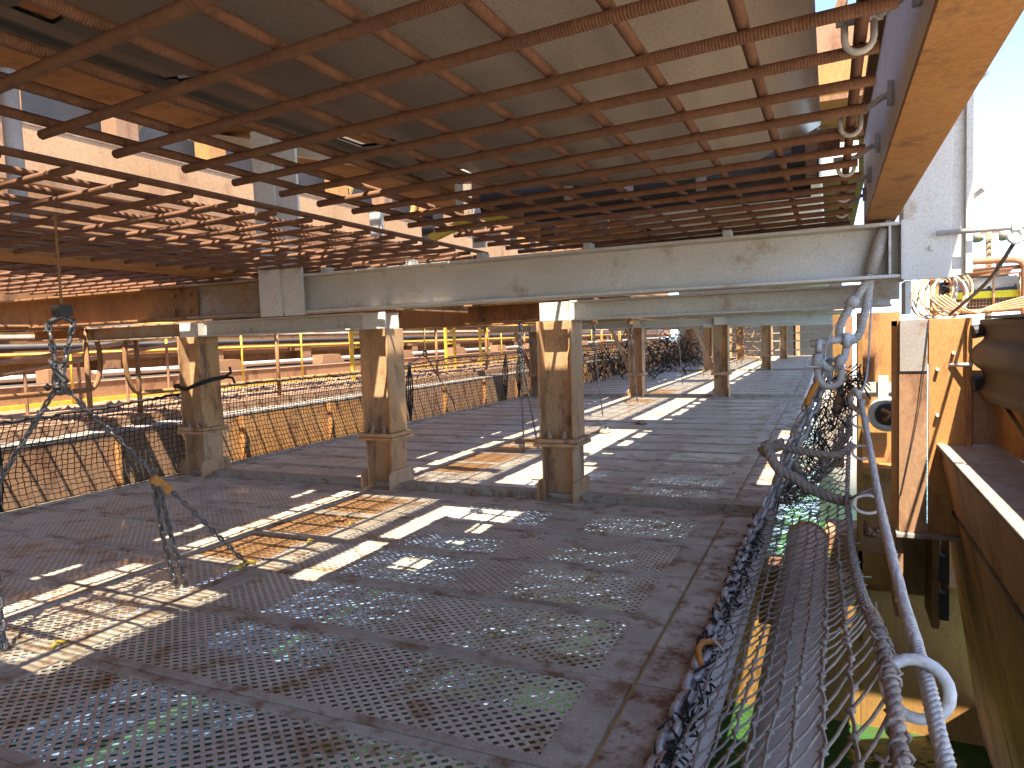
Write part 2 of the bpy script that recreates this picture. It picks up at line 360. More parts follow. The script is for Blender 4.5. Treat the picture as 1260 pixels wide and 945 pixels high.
# ------------------------------------------------------------------ posts
def post_mesh():
    """built round the origin, base at z = 0"""
    P = {}
    P['upper_column'] = MB().isec('Z', 0.505, 1.42, (0, 0), 0.26, 0.29, 0.018, 0.012, flip=True).mesh('upper_column', 'post')
    P['lower_column'] = MB().isec('Z', 0.012, 0.44, (0, 0), 0.24, 0.27, 0.016, 0.012, flip=True).mesh('lower_column', 'post')
    c = MB(); c.box(-0.185, 0.185, -0.17, 0.17, 0.441, 0.468); P['flange_low'] = c.mesh('collar_plate', 'post')
    c = MB(); c.box(-0.18, 0.18, -0.165, 0.165, 0.472, 0.503); P['flange_up'] = c.mesh('collar_plate', 'post')
    sh = MB()
    pr = [(-0.19, 0.0), (0.19, 0.0), (0.19, 0.09)] + [(0.19 - 0.06 + 0.06 * math.cos(a), 0.10 + 0.06 * math.sin(a)) for a in [i * math.pi / 10 for i in range(1, 6)]] \
        + [(-0.13 + 0.06 * math.cos(a), 0.10 + 0.06 * math.sin(a)) for a in [math.pi / 2 + i * math.pi / 10 for i in range(0, 6)]]
    sh.prism(pr, 'X', -0.010, 0.010); P['shoe'] = sh.mesh('base_shoe', 'post')
    P['base'] = MB().box(-0.21, 0.21, -0.2, 0.2, 0.0, 0.012).mesh('base_plate', 'deck')
    bo = MB()
    bo.tube([(0, 0, 0), (0, 0, 0.03)], 0.021, 6); bo.tube([(0, 0, 0.03), (0, 0, 0.055)], 0.011, 8); P['bolt'] = bo.mesh('bolt', 'bar')
    P['brace'] = MB().obox((-0.16, 0.0, 0.55), (-0.52, 0.0, 1.41), 0.11, 0.055).mesh('brace', 'post')
    P['cap'] = MB().isec('Z', 1.421, 1.565, (0, 0), 0.24, 0.22, 0.018, 0.012).mesh('cap_stub', 'grey')
    return P
PM = post_mesh()
def post(x, y, label, brace=False, group='posts standing on the deck', bolts=True):
    t = thing('steel_post', label, 'post', (x, y, 0.0), group)
    for n in ('upper_column', 'lower_column'): place(n, PM[n], t, (x, y, 0), 0.004)
    place('collar_plate', PM['flange_low'], t, (x, y, 0), 0.003); place('collar_plate', PM['flange_up'], t, (x, y, 0), 0.003)
    for sx in (-0.148, 0.148): place('base_shoe', PM['shoe'], t, (x + sx, y, 0.012), 0.003)
    place('base_plate', PM['base'], t, (x, y, 0.0005)); place('cap_stub', PM['cap'], t, (x, y, 0), 0.003)
    if bolts:
        for bx, by in ((-0.07, -0.1), (0.06, -0.11), (-0.07, 0.1), (0.06, 0.1)): place('bolt', PM['bolt'], t, (x + bx, y + by, 0.503))
    if brace: place('brace', PM['brace'], t, (x, y, 0))
    return t
PX = (-5.9, -3.64, -1.95)
post(PX[0], 5.2, 'left post of the nearest row, with a black strap tied round it')
post(PX[1], 5.2, 'middle post of the nearest row, striped by sunlight on its right face')
post(PX[2], 5.2, 'right post of the nearest row, broad and pale, under the end of the grey beam')
post(-5.85, 14.2, 'left braced post of the second row beside the black net', True)
post(PX[1], 14.2, 'middle braced post of the second row, sunlit ochre', True)
post(PX[2], 14.2, 'right braced post of the second row, pale and in shade', True)
post(-5.85, 23.5, 'left post of the third row, small and far beside the net', True, bolts=False)
post(PX[1], 23.5, 'middle post of the third row, small and sunlit ochre', False, bolts=False)
post(-1.85, 23.5, 'right post of the third row, small, in front of the dark end wall', False, bolts=False)
for x, s in ((-5.85, 'left'), (PX[1], 'middle'), (-1.85, 'right')):
    post(x, 32.4, 'faint %s post of the farthest row against the dark end wall' % s, False, bolts=False)
# strap tied round the left post
st = MB(); st.tube([(-6.06, 5.03, 0.93), (-5.9, 5.025, 0.90), (-5.735, 5.02, 0.95), (-5.73, 5.2, 0.985), (-5.735, 5.37, 1.0), (-5.9, 5.375, 0.97), (-6.065, 5.37, 0.95)], 0.022, 6, closed=True)
st.tube([(-5.735, 5.37, 1.0), (-5.70, 5.42, 1.04), (-5.69, 5.40, 1.1)], 0.014, 5); st.tube([(-5.735, 5.37, 1.0), (-5.66, 5.40, 0.99), (-5.64, 5.41, 0.93)], 0.014, 5)
tag(st.build('strap', 'netblack', smooth=True), 'black strap tied round the left near post', 'strap')

# ------------------------------------------------------------------ transverse beams
def ibeam(name, label, cat, x0, x1, y, z0, z1, w, m, bevel=0.004, group=None, stiff=()):
    t = thing(name, label, cat, ((x0 + x1) / 2, y, z0), group)
    MB().isec('X', x0, x1, (y, (z0 + z1) / 2), w, z1 - z0, 0.018, 0.012).build('beam_section', m, t, bevel=bevel)
    for sx in stiff:
        MB().box(sx, sx + 0.012, y - w / 2 + 0.004, y - 0.007, z0 + 0.019, z1 - 0.019).build('stiffener', m, t)
    return t
# near upper beam: grey run, then brown run to the left with a bolted splice
UB = thing('cross_beam', 'big grey cross beam right under the bar mesh, brown towards the left', 'beam', (-3, 4.62, 1.565))
MB().isec('X', -4.33, 0.36, (4.62, 1.72), 0.26, 0.312, 0.02, 0.014).build('beam_section', 'grey', UB, bevel=0.004)
MB().isec('X', -5.22, -4.333, (4.62, 1.72), 0.25, 0.302, 0.02, 0.014).build('beam_section', 'greydirty', UB, bevel=0.004)
MB().isec('X', -12.0, -5.223, (4.62, 1.72), 0.25, 0.302, 0.02, 0.014).build('beam_section', 'brown', UB, bevel=0.004)
MB().box(-5.53, -5.17, 4.582, 4.60, 1.59, 1.85).build('splice_plate', 'brown', UB, bevel=0.003)
for bx in (-5.45, -5.25):
    for bz in (1.65, 1.79): MB().cyl((bx, 4.581, bz), (bx, 4.56, bz), 0.02, 6).build('bolt', 'brown', UB)
for sx in (0.30,): MB().box(sx, sx + 0.012, 4.495, 4.61, 1.586, 1.855).build('stiffener', 'grey', UB)
b = MB(); b.box(0.361, 0.377, 4.48, 4.76, 1.555, 1.88); b.build('end_plate', 'grey', UB)
for cx in (-3.7, -2.9, -2.3, -1.5, -0.6): MB().box(cx, cx + 0.05, 4.50, 4.60, 1.877, 1.915).build('clip', 'white', UB)
LB = thing('lower_cross_beam', 'grey lower beam resting on the right near post', 'beam', (-0.8, 5.2, 1.42))
MB().isec('X', -1.82, 0.36, (5.2, 1.495), 0.24, 0.15, 0.014, 0.012).build('beam_section', 'grey', LB, bevel=0.003)
MB().box(0.18, 0.40, 5.05, 5.06, 1.46, 1.60).build('end_gusset', 'grey', LB)
LB2 = thing('lower_cross_beam', 'grey lower beam resting between the left and middle near posts', 'beam', (-4.8, 5.2, 1.42))
MB().isec('X', -5.76, -3.77, (5.2, 1.495), 0.24, 0.15, 0.014, 0.012).build('beam_section', 'grey', LB2, bevel=0.003)
MB().isec('X', -7.6, -6.03, (5.2, 1.495), 0.24, 0.15, 0.014, 0.012).build('beam_section', 'greydirty', LB2, bevel=0.003)
ibeam('lower_cross_beam', 'brown lower beam above the gap between the middle and right near posts', 'beam', -3.5, -2.08, 6.6, 1.46, 1.66, 0.2, 'brown')
ibeam('striped_beam', 'ochre beam with sun stripes behind the middle near post', 'beam', -6.2, -2.75, 7.4, 1.46, 1.72, 0.14, 'ochre')
ibeam('brown_tie_beam', 'brown beam below the brown cross beam at the far left', 'beam', -9.2, -6.3, 5.6, 1.46, 1.60, 0.2, 'brown')
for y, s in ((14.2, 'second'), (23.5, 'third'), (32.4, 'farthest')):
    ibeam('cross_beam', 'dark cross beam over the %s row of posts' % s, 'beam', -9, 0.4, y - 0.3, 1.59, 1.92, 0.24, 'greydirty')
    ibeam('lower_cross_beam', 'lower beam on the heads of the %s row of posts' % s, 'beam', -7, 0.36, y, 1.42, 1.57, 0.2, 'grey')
# longitudinal underside beams between the rows
for x, s in ((-3.64, 'middle'), (-5.9, 'left')):
    t = thing('long_beam', 'brown long beam under the mesh, over the %s line of posts' % s, 'beam', (x, 14, 1.6))
    MB().isec('Y', 5.35, 33, (x, 1.67), 0.16, 0.16).build('beam_section', 'brown', t)
t = thing('long_beam', 'light brown beam flange between the two left mesh trays', 'beam', (-4.82, 2, 1.93))
MB().isec('Y', -2, 4.76, (-4.83, 2.01), 0.40, 0.16).build('beam_section', 'ochre', t)

# ------------------------------------------------------------------ rebar trays overhead
def tray(label, x0, x1, y0, y1, z, nx, ny, skew=0.0):
    t = thing('bar_mesh_tray', label, 'mesh tray', ((x0 + x1) / 2, (y0 + y1) / 2, z), 'rusty bar mesh trays overhead')
    R = 0.0146
    lm = MB().tube([(-(y1 - y0) / 2 + i * (y1 - y0) / 24 , 0, 0) for i in range(25)], R, 8).mesh('bar', 'rib', True)
    tm = MB().tube([(-(x1 - x0) / 2 - 0.03 + i * (x1 - x0 + 0.06) / 16, 0, 0) for i in range(17)], R, 8).mesh('bar', 'rib', True)
    for i in range(nx):
        x = x0 + 0.02 + (x1 - x0 - 0.04) * i / (nx - 1)
        o = place('bar', lm, t, (x + random.uniform(-.004, .004), (y0 + y1) / 2 + random.uniform(-.02, .02), z + 2 * R - 0.001)); o.rotation_euler = (random.random() * 6, 0, math.pi / 2 + random.uniform(-.002, .002))
    for j in range(ny):
        y = y0 + 0.04 + (y1 - y0 - 0.08) * j / (ny - 1)
        o = place('bar', tm, t, ((x0 + x1) / 2 + random.uniform(-.015, .015), y + random.uniform(-.006, .006), z)); o.rotation_euler = (random.random() * 6, random.uniform(-.002, .002), skew + random.uniform(-.004, .004))
    return t
tray('rusty bar mesh over the camera, nearest the tan belt and hooked along its right edge', -2.061, 0.085, -1.053, 4.972, 1.935, 10, 25, -0.095)
tray('rusty bar mesh left of the lengthwise gap, in front of the grey hanger', -4.56, -2.42, -1.087, 4.938, 1.935, 10, 25, -0.05)
tray('rusty bar mesh at the far upper left beyond the light brown flange', -7.6, -5.06, -1.2, 4.93, 1.935, 12, 25)
for k, (ya, yb) in enumerate(((5.1, 13.7), (14.2, 23.0))):
    tray('rusty bar mesh far down the deck, bay %s' % ('behind the near beam' if k == 0 else 'behind the second row of posts'), -7.4, -3.2, ya, yb, 1.945, 15, 30)

# ------------------------------------------------------------------ right hand channel with shackles
ch = thing('edge_channel', 'ochre bottomed steel channel along the right edge of the mesh', 'beam', (0.26, 1.5, 1.9))
MB().box(0.185, 0.345, -2, 4.74, 1.90, 1.916).build('bottom_flange', 'ochre', ch, bevel=0.002)
MB().box(0.185, 0.199, -2, 4.74, 1.917, 2.42).build('web', 'grey', ch)
MB().box(0.185, 0.33, -2, 4.74, 2.421, 2.437).build('top_flange', 'ochre', ch)
MB().box(0.150, 0.184, -2, 4.74, 2.405, 2.437).build('edge_lip', 'brown', ch)
b = MB()
arc = [(0.030 * math.cos(a), 0.030 * math.sin(a)) for a in [math.pi * i / 8 for i in range(9)]]
b.tube([(-0.030, 0, 0.04)] + [(x, 0, -z) for x, z in arc[::-1]] + [(0.030, 0, 0.04)], 0.008, 8)
b.cyl((-0.048, 0, 0.04), (0.048, 0, 0.04), 0.009, 8)
shm = b.mesh('bow', 'white', True)
b = MB(); b.tube([(0.035, 0, 0.04), (0.09, 0, 0.075), (0.12, 0, 0.085)], 0.010, 8); b.box(0.105, 0.125, -0.018, 0.018, 0.05, 0.12); tailm = b.mesh('lug', 'white', True)
for y, nm in ((1.82, 'nearest'), (2.58, 'second'), (3.25, 'third'), (3.9, 'fourth'), (4.45, 'farthest')):
    t = thing('shackle', '%s of the white shackles hooking the mesh to the right channel' % nm, 'shackle', (0.065, y, 1.94), 'shackles along the right edge of the mesh')
    a = place('bow', shm, t, (0.062, y, 1.95)); place('lug', tailm, t, (0.062, y, 1.95))

# ------------------------------------------------------------------ hanging columns
t = thing('grey_hanger', 'grey steel hanger passing up through the mesh at left', 'column', (-4.36, 4.86, 1.55))
b = MB(); b.box(-4.30, -4.085, 4.44, 4.465, 1.545, 3.05); b.build('front_plate', 'grey', t, bevel=0.003)
b = MB(); b.box(-4.055, -3.86, 4.455, 4.48, 1.545, 3.05); b.build('front_plate', 'grey', t, bevel=0.003)
b = MB(); b.box(-4.10, -4.04, 4.466, 4.488, 1.57, 3.05); b.build('web', 'grey', t)
b = MB(); b.obox((-5.6, 5.05, 3.35), (-2.4, 5.05, 2.55), 0.14, 0.09); b.build('sloping_arm', 'grey', t, bevel=0.003)
for k in range(3): MB().cyl((-4.46 + k * 0.1, 4.97, 3.11 - k * .025), (-4.46 + k * 0.1, 4.94, 3.11 - k * .025), 0.02, 6).build('bolt', 'white', t)
t = thing('grey_column', 'tall grey bracket column hanging at the right end of the beam', 'column', (0.55, 4.72, 1.56))
MB().box(0.385, 0.625, 4.66, 4.685, 1.555, 2.85).build('front_plate', 'grey', t, bevel=0.003)
MB().box(0.626, 0.69, 4.69, 4.715, 1.57, 2.85).build('recess_plate', 'grey', t)
MB().box(0.691, 0.725, 4.655, 4.95, 1.575, 2.85).build('side_flange', 'grey', t, bevel=0.003)
MB().box(0.385, 0.405, 4.686, 4.95, 1.56, 2.85).build('side_flange', 'grey', t)
MB().cyl((0.53, 4.66, 1.73), (0.53, 4.645, 1.73), 0.016, 10).build('bolt', 'grey', t)
for z in (2.00, 2.62): MB().cyl((0.725, 4.70, z), (0.775, 4.64, z + 0.035), 0.019, 10).build('pipe_stub', 'white', t)
MB().box(0.40, 0.43, 4.70, 4.98, 1.36, 1.555).build('tail_plate', 'grey', t)
t = thing('hand_rail_rod', 'white rail rod with a ring clamp sticking out right of the grey column', 'rail', (0.9, 4.63, 1.81))
MB().tube([(0.545, 4.62, 1.805), (2.2, 4.62, 1.80)], 0.014, 10).build('rod', 'white', t, smooth=True)
rg = MB(); rg.tube([(0.915 + 0.032 * math.cos(a), 4.62, 1.755 + 0.032 * math.sin(a)) for a in [2 * math.pi * i / 16 for i in range(16)]], 0.012, 8, closed=True); rg.build('ring', 'white', t, smooth=True)
MB().box(0.893, 0.937, 4.60, 4.64, 1.785, 1.825).build('clamp', 'white', t, bevel=0.004)
tag(MB().tube(resample([(0.91, 4.62, 1.725), (0.95, 5.6, 1.56), (0.94, 7.1, 1.37)], .1), 0.012, 8).build('cable', 'dark', smooth=True), 'dark cable slanting down from the ring clamp to the hose basket', 'cable')
tag(MB().tube(resample([(0.93, 4.62, 1.73), (1.1, 4.62, 1.74), (1.5, 4.7, 1.60)], .08), 0.007, 6).build('tail_wire', 'white', smooth=True), 'thin white wire hanging from the ring clamp at right edge', 'wire')
tag(MB().tube([(-3.99, 2.4, 1.98), (-4.0, 2.4, 2.82)], 0.045, 14).build('hanger_pipe', 'tubegrey', smooth=True), 'vertical grey pipe behind the mesh at the upper left edge', 'pipe')

# ------------------------------------------------------------------ conveyor belt pan overhead and its rollers
def sheet(prof, y0, y1, ny, th, endcurve=0.0, holes=()):
    b = MB(); n = len(prof)
    for j in range(ny + 1):
        t = j / ny
        for i, (x, z) in enumerate(prof):
            y = y0 + (y1 - y0) * t + endcurve * math.sin(i / (n - 1) * math.pi) * t
            b.v.append((x, y, z + 0.012 * math.sin(y * 1.7 + x * 2)))
    m = len(b.v)
    b.v += [(x, y, z + th) for x, y, z in b.v]
    for j in range(ny):
        for i in range(n - 1):
            a = j * n + i
            cy = (b.v[a][1] + b.v[a + n][1]) / 2; cx = (b.v[a][0] + b.v[a + 1][0]) / 2
            if any(h0 < cy < h1 and hx0 < cx < hx1 for h0, h1, hx0, hx1 in holes): continue
            b.f.append((a, a + n, a + n + 1, a + 1)); b.f.append((m + a, m + a + 1, m + a + n + 1, m + a + n))
    for i in range(n - 1):
        a = ny * n + i; b.f.append((a + 1, a, m + a, m + a + 1)); b.f.append((i, i + 1, m + i + 1, m + i))
    for j in range(ny):
        a = j * n; b.f.append((a + n, a, m + a, m + a + n)); a = j * n + n - 1; b.f.append((a, a + n, m + a + n, m + a))
    return b
def prof(ps, k=5):
    return [(p.x, p.z) for p in resample([(x, 0, z) for x, z in ps], 0.08)]
pan = thing('belt_pan', 'sagging tan conveyor belt right above the near bar mesh', 'conveyor belt', (-1, 1, 2.1))
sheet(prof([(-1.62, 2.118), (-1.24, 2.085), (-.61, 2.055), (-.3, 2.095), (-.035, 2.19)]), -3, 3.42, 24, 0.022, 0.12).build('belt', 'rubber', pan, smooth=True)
sheet([(-2.09, 2.20), (-2.03, 2.186), (-2.02, 2.172), (-1.96, 2.166), (-1.95, 2.178), (-1.89, 2.170), (-1.88, 2.156), (-1.80, 2.150), (-1.75, 2.155), (-1.68, 2.153), (-1.67, 2.142), (-1.60, 2.14)], -3, 3.5, 130, 0.012, 0, [(.58, .66, -1.80, -1.68), (.85, .93, -1.8, -1.68), (1.1, 1.2, -1.8, -1.68), (2.40, 2.58, -1.88, -1.68), (2.9, 3.0, -1.8, -1.68), (3.2, 3.4, -1.8, -1.68), (1.6, 1.66, -1.95, -1.8)]).build('side_sheet', 'sheet', pan, smooth=True)
MB().box(-2.12, -2.091, -3, 3.5, 2.17, 2.28).build('edge_strip', 'brown', pan)
pan2 = thing('belt_pan', 'second tan belt strip beyond the end of the near belt', 'conveyor belt', (-1, 7, 2.25))
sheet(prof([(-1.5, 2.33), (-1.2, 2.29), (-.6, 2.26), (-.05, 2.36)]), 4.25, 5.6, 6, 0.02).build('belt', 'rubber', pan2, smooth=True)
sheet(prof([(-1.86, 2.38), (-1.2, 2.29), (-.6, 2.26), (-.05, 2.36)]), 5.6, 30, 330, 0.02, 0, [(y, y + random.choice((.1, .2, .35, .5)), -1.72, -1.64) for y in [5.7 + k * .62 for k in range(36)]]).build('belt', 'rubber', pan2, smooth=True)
fr = thing('roller_frame', 'dark roller frame with hanging brackets across the end of the belt', 'conveyor frame', (-1, 3.9, 2.1))
MB().tube([(-1.95, 3.95, 2.13), (-0.05, 3.95, 2.13)], 0.075, 18).build('roller', 'dark', fr, smooth=True)
MB().tube([(-1.9, 4.5, 2.12), (-0.1, 4.5, 2.12)], 0.06, 18).build('roller', 'dark', fr, smooth=True)
MB().box(-2.2, 0.05, 4.12, 4.2, 2.22, 2.34).build('cross_bar', 'brown', fr)
for x in (-1.95, -1.32, -0.98, -0.60, -0.08):
    b = MB(); b.box(x - 0.025, x + 0.025, 3.72, 3.735, 2.02, 2.28); b.box(x - 0.012, x + 0.012, 3.70, 3.719, 2.03, 2.06); b.build('bracket', 'greydirty', fr)
    b = MB(); b.box(x - 0.09, x - 0.03, 3.74, 3.76, 2.10, 2.24); b.build('clip', 'dark', fr)
for k, x in enumerate((-2.5, -2.2)):
    tag(MB().obox((x, 4.2, 2.0 + .05 * k), (x + .28, 4.3, 2.12), 0.07, 0.05).build('yellow_bracket', 'yellow'), 'small yellow bracket above the mesh, %s of two' % ('left' if k == 0 else 'right'), 'bracket', 'yellow brackets above the mesh')
for k in range(6):
    x = -3.1 + k * 0.32
    tag(MB().box(x, x + 0.10, 4.35 + (k % 3) * .2, 4.38 + (k % 3) * .2, 1.99, 2.28 - .04 * (k % 2)).build('hanger_strap', ('grey', 'dark', 'white')[k % 3]), '%s steel strap hanging above the mesh, %s from the left' % (('grey', 'dark', 'white')[k % 3], ('first', 'second', 'third', 'fourth', 'fifth', 'sixth')[k]), 'strap', 'straps hanging above the mesh')
# ------------------------------------------------------------------ walkway and gallery that shade the deck
wk = thing('overhead_walkway', 'brown walkway floor above the mesh, left of the belt', 'walkway', (-4.3, 10, 3.38))
MB().box(-5.4, -3.51, -6, 34, 3.38, 3.42).build('floor_plate', 'brown', wk)
MB().box(-3.45, -3.18, -6, 34, 3.38, 3.42).build('floor_plate', 'brown', wk)
MB().box(-5.45, -4.85, -6, 34, 3.30, 3.376).build('edge_beam', 'brown', wk)
g = MB(); y = -6.0
while y < 34: g.box(-2.93, -2.20, y, y + 0.012, 3.40, 3.43); y += 0.042
for x in (-2.93, -2.75, -2.56, -2.38, -2.21): g.box(x, x + 0.010, -6, 34, 3.37, 3.399)
o = g.build('grating', 'greydirty', wk); o['kind'] = 'stuff'
b = MB(); y = -6.0                         # unseen plates and gaps added to break the sun into streaks
while y < 34:
    g1 = random.choice((0.12, 0.3, 0.45, 0.6)); p1 = random.choice((0.25, 0.5, 0.9)); b.box(-3.509, -3.451, y, y + p1, 3.38, 3.42); y += p1 + g1
for ya, yb in ((-6, .55), (1.45, 1.75), (3.55, 3.95), (8.2, 8.5), (12.7, 13.1), (17.5, 17.8), (22, 22.6)): b.box(-3.179, -3.02, ya, yb, 3.38, 3.42)
b.box(-3.02, -2.94, -6, 34, 3.33, 3.37); b.box(-2.19, -2.05, -6, 34, 3.33, 3.379)
for ya, yb in ((-6, .3), (.95, 1.0), (1.30, 1.62), (2.2, 2.26), (3.5, 3.8), (6.0, 6.12), (8.1, 8.9), (12.6, 13.2), (17, 18)): b.box(-2.95, -2.19, ya, yb, 3.332, 3.368)
for ya, yb in ((-6, 1.55), (2.3, 2.4), (3.3, 4.2), (5.7, 5.8), (7.9, 9.0), (12.5, 13.6)): b.box(-2.119, -1.32, ya, yb, 3.38, 3.42)
b.build('sun_break_plate', 'brown', wk)
gl = thing('conveyor_gallery', 'ochre gallery floor and frame seen between the belt and the right channel', 'gallery', (-0.3, 9, 3.6))
MB().box(-1.3, 1.06, -6, 4.6, 3.60, 3.65).build('floor_plate', 'brown', gl)
MB().box(-1.3, -0.3, 4.601, 8, 3.60, 3.65).build('floor_plate', 'brown', gl)
MB().box(-1.3, 0.5, 8.001, 34, 3.60, 3.65).build('floor_plate', 'brown', gl)
MB().box(-1.2, 0.75, 9.0, 9.12, 4.38, 4.76).build('cross_beam', 'pink', gl)
MB().box(-1.2, 0.55, 9.0, 9.12, 3.86, 4.02).build('cross_beam', 'pink', gl)
MB().box(-1.2, 0.62, 8.6, 8.7, 3.62, 3.76).build('cross_beam', 'ochre', gl)
MB().obox((0.0, 9.3, 4.7), (0.55, 9.3, 6.2), 0.1, 0.1).build('brace', 'brown', gl)
MB().box(0.10, 0.2, 9.3, 9.4, 4.7, 7).build('upright', 'pink', gl)
MB().box(-1.2, 0.9, 6.2, 6.3, 3.15, 3.40).build('cross_beam', 'ochre', gl)
MB().box(-0.6, 0.25, 7.5, 7.52, 2.75, 3.05).build('side_plate', 'white', gl)

# ------------------------------------------------------------------ sunlit girder up on the left
gd = thing('dust_covered_girder', 'long sunlit ore coloured girder behind the mesh at upper left', 'girder', (-7.5, 10, 3.1))
MB().box(-7.6, -7.5, -4, 11.0, 3.10, 3.66).build('web_plate', 'girder', gd)
MB().box(-7.6, -7.5, 11.01, 36, 3.10, 3.66).build('web_plate', 'girder', gd)
MB().box(-7.72, -7.49, -4, 36, 3.661, 3.69).build('top_flange', 'spill', gd)
MB().box(-7.70, -7.42, -4, 36, 3.05, 3.099).build('bottom_flange', 'pink', gd)
b = MB()
for k in range(260): 
    y = random.uniform(-3, 20); b.octa((-7.56 + random.uniform(-.09, .06), y, 3.69 + random.random() * .02), random.uniform(.012, .035))
o = b.build('spilled_ore', 'spill', gd); o['kind'] = 'stuff'
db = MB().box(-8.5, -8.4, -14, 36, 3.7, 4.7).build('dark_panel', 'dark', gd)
for k in range(16):
    y = 3.2 + k * 1.42 if k else 2.2
    MB().box(-8.28, -8.0, y, y + 0.30, 3.69, 4.6).build('upright', 'pink' if k % 2 == 0 else 'ochre', gd)
for k in range(7):
    y = 3.9 + k * 2.2
    MB().obox((-8.1, y, 3.7), (-8.1, y + 0.45, 4.4), 0.1, 0.06).build('brace', 'yellowsteel', gd)

# ------------------------------------------------------------------ wharf to the left
wf = thing('wharf_edge_girder', 'sunlit ore stained wharf girder behind the black net', 'girder', (-7.0, 15, 0))
x = -7.3
for k in range(14):
    y0 = -3 + k * 3.2
    MB().box(-7.3, -7.0, y0, y0 + 3.19, -1.2, 0.42).build('web_plate', 'pink' if k % 3 else 'ochre', wf)
MB().box(-7.35, -6.995, -3, 42, 0.421, 0.45).build('top_ledge', 'dusttop', wf)
MB().box(-7.3, -6.9, -3, 42, -1.5, -1.201).build('bottom_flange', 'brown', wf)
for k in range(24): MB().box(-6.999, -6.93, -2 + k * 1.75, -1.98 + k * 1.75, -1.19, 0.41).build('stiffener', 'ochre', wf)
gr = MB().box(-14.5, -7.36, -3, 60, 0.30, 0.56); tag(gr.build('wharf_deck', 'spill'), kind='structure')
kb = thing('wharf_kerb', 'ore coloured kerb wall with a yellow toe line along the wharf', 'kerb', (-10.1, 15, 0.56))
for k in range(16):
    y0 = -3 + k * 3.0
    MB().box(-10.5, -10.1, y0, y0 + 2.985, 0.58, 0.86).build('kerb_panel', 'pink', kb)
MB().box(-10.098, -10.04, -3, 45, 0.561, 0.62).build('toe_line', 'yellow', kb)
for k in range(12):
    y0 = 6.6 + k * 3.1
    MB().prism([(y0, 0.865), (y0 + 0.8, 0.865), (y0 + 0.62, 1.07), (y0, 1.07)], 'X', -10.9, -10.6).build('pedestal', 'pink', kb)
# rocks and spilled lumps on the wharf walkway: nobody could count them
b = MB()
for k in range(900):
    y = random.uniform(0, 30); b.octa((random.uniform(-9.8, -7.4), y, 0.565), random.uniform(.015, .05))
tag(b.build('ore_spill', 'spill'), 'pale ore lumps spilled along the wharf walkway', 'ore', kind='stuff')
# long pipelines
PIPES = [(-11.7, 0.93, .055, 'tubegrey', 'upper pale'), (-11.7, 0.80, .05, 'dark', 'black'), (-11.6, 0.68, .05, 'greydirty', 'lower pale'), (-11.9, 1.42, .06, 'dark', 'high black'),
         (-12.0, 1.58, .05, 'greydirty', 'high pale'), (-12.1, 1.75, .075, 'dark', 'thick topmost black'), (-11.8, 1.30, .035, 'brown', 'thin brown')]
for x, z, r, m, nm in PIPES:
    tag(MB().tube([(x, -4, z), (x, 55, z)], r, 10).build('pipeline', m, smooth=True), '%s pipe of the pipelines along the wharf' % nm, 'pipe', 'pipelines along the wharf')
bw = thing('long_conveyor', 'long brown conveyor side with pale ledge behind the wharf pipelines', 'conveyor', (-12.4, 20, .56))
MB().box(-12.8, -12.3, -4, 60, 0.97, 1.15).build('lower_band', 'brown', bw)
MB().box(-12.8, -12.1, -4, 60, 1.151, 1.24).build('ledge', 'pink', bw)
MB().box(-12.9, -12.4, -4, 60, 1.241, 1.62).build('upper_band', 'brown', bw)
MB().box(-13.0, -12.45, -4, 60, 1.95, 2.2).build('top_band', 'brown', bw)
MB().box(-13.4, -13.2, -16, 60, 0.5, 9.0).build('back_sheet', 'brown', bw)  # raised far above the conveyor to block sky light from the left
for k in range(17):
    y = 3.0 + k * 2.6 + (0.2 if k % 3 else 0)
    b = MB(); b.box(-12.05, -11.9, y, y + 0.34, 0.56, 1.36); b.box(-12.09, -11.88, y - 0.26, y - .002, 1.18, 1.30)
    b.build('rack_post', 'pink', bw)
b = MB(); b.box(-13.0, -12.2, 4.6, 6.8, 1.62, 2.3); tag(b.build('pale_housing', 'dusttop'), 'pale grey steel housing under the brown beam at far left', 'housing')
# handrails
def rail_run(name, label, x, y0, y1, base, top, mid, r, m, step, group, loop=False):
    t = thing(name, label, 'handrail', (x, y0, base), group)
    if loop:   # D shaped return at both ends
        def D(y, s):
            pts = []
            for i in range(9):
                a = math.pi / 2 - math.pi * i / 8 / 1
                pts.append((x, y + s * 0.16 * math.cos(a), (top + mid) / 2 + (top - mid) / 2 * math.sin(a)))
            return pts
        MB().tube([(x, y0, top), (x, y1, top)], r, 8).build('top_rail', m, t, smooth=True)
        MB().tube([(x, y0, mid), (x, y1, mid)], r, 8).build('mid_rail', m, t, smooth=True)
        MB().tube(D(y1, 1), r, 8).build('end_return', m, t, smooth=True); MB().tube(D(y0, -1), r, 8).build('end_return', m, t, smooth=True)
    else:
        MB().tube([(x, y0, top), (x, y1, top)], r, 8).build('top_rail', m, t, smooth=True)
        MB().tube([(x, y0, mid), (x, y1, mid)], r * .8, 8).build('mid_rail', m, t, smooth=True)
    y = y0
    while y <= y1 + 0.01:
        MB().tube([(x, y, base), (x, y, top)], r, 8).build('post', m, t, smooth=True); y += step
    return t
rail_run('brown_handrail', 'rusty handrail with rounded end, left of the gap beside the near chains', -7.5, 0.7, 5.1, 0.45, 1.58, 0.885, 0.028, 'brown', 2.2, 'rusty handrails on the wharf edge', True)
rail_run('brown_handrail', 'rusty handrail running from the gap past the left near post into the distance', -7.5, 5.72, 28.9, 0.45, 1.60, 0.80, 0.028, 'brown', 2.315, 'rusty handrails on the wharf edge', True)
rail_run('yellow_handrail', 'thin yellow handrail along the far side of the wharf walkway', -10.0, 1.7, 40, 0.56, 1.74, 1.30, 0.019, 'yellow', 1.62, None)
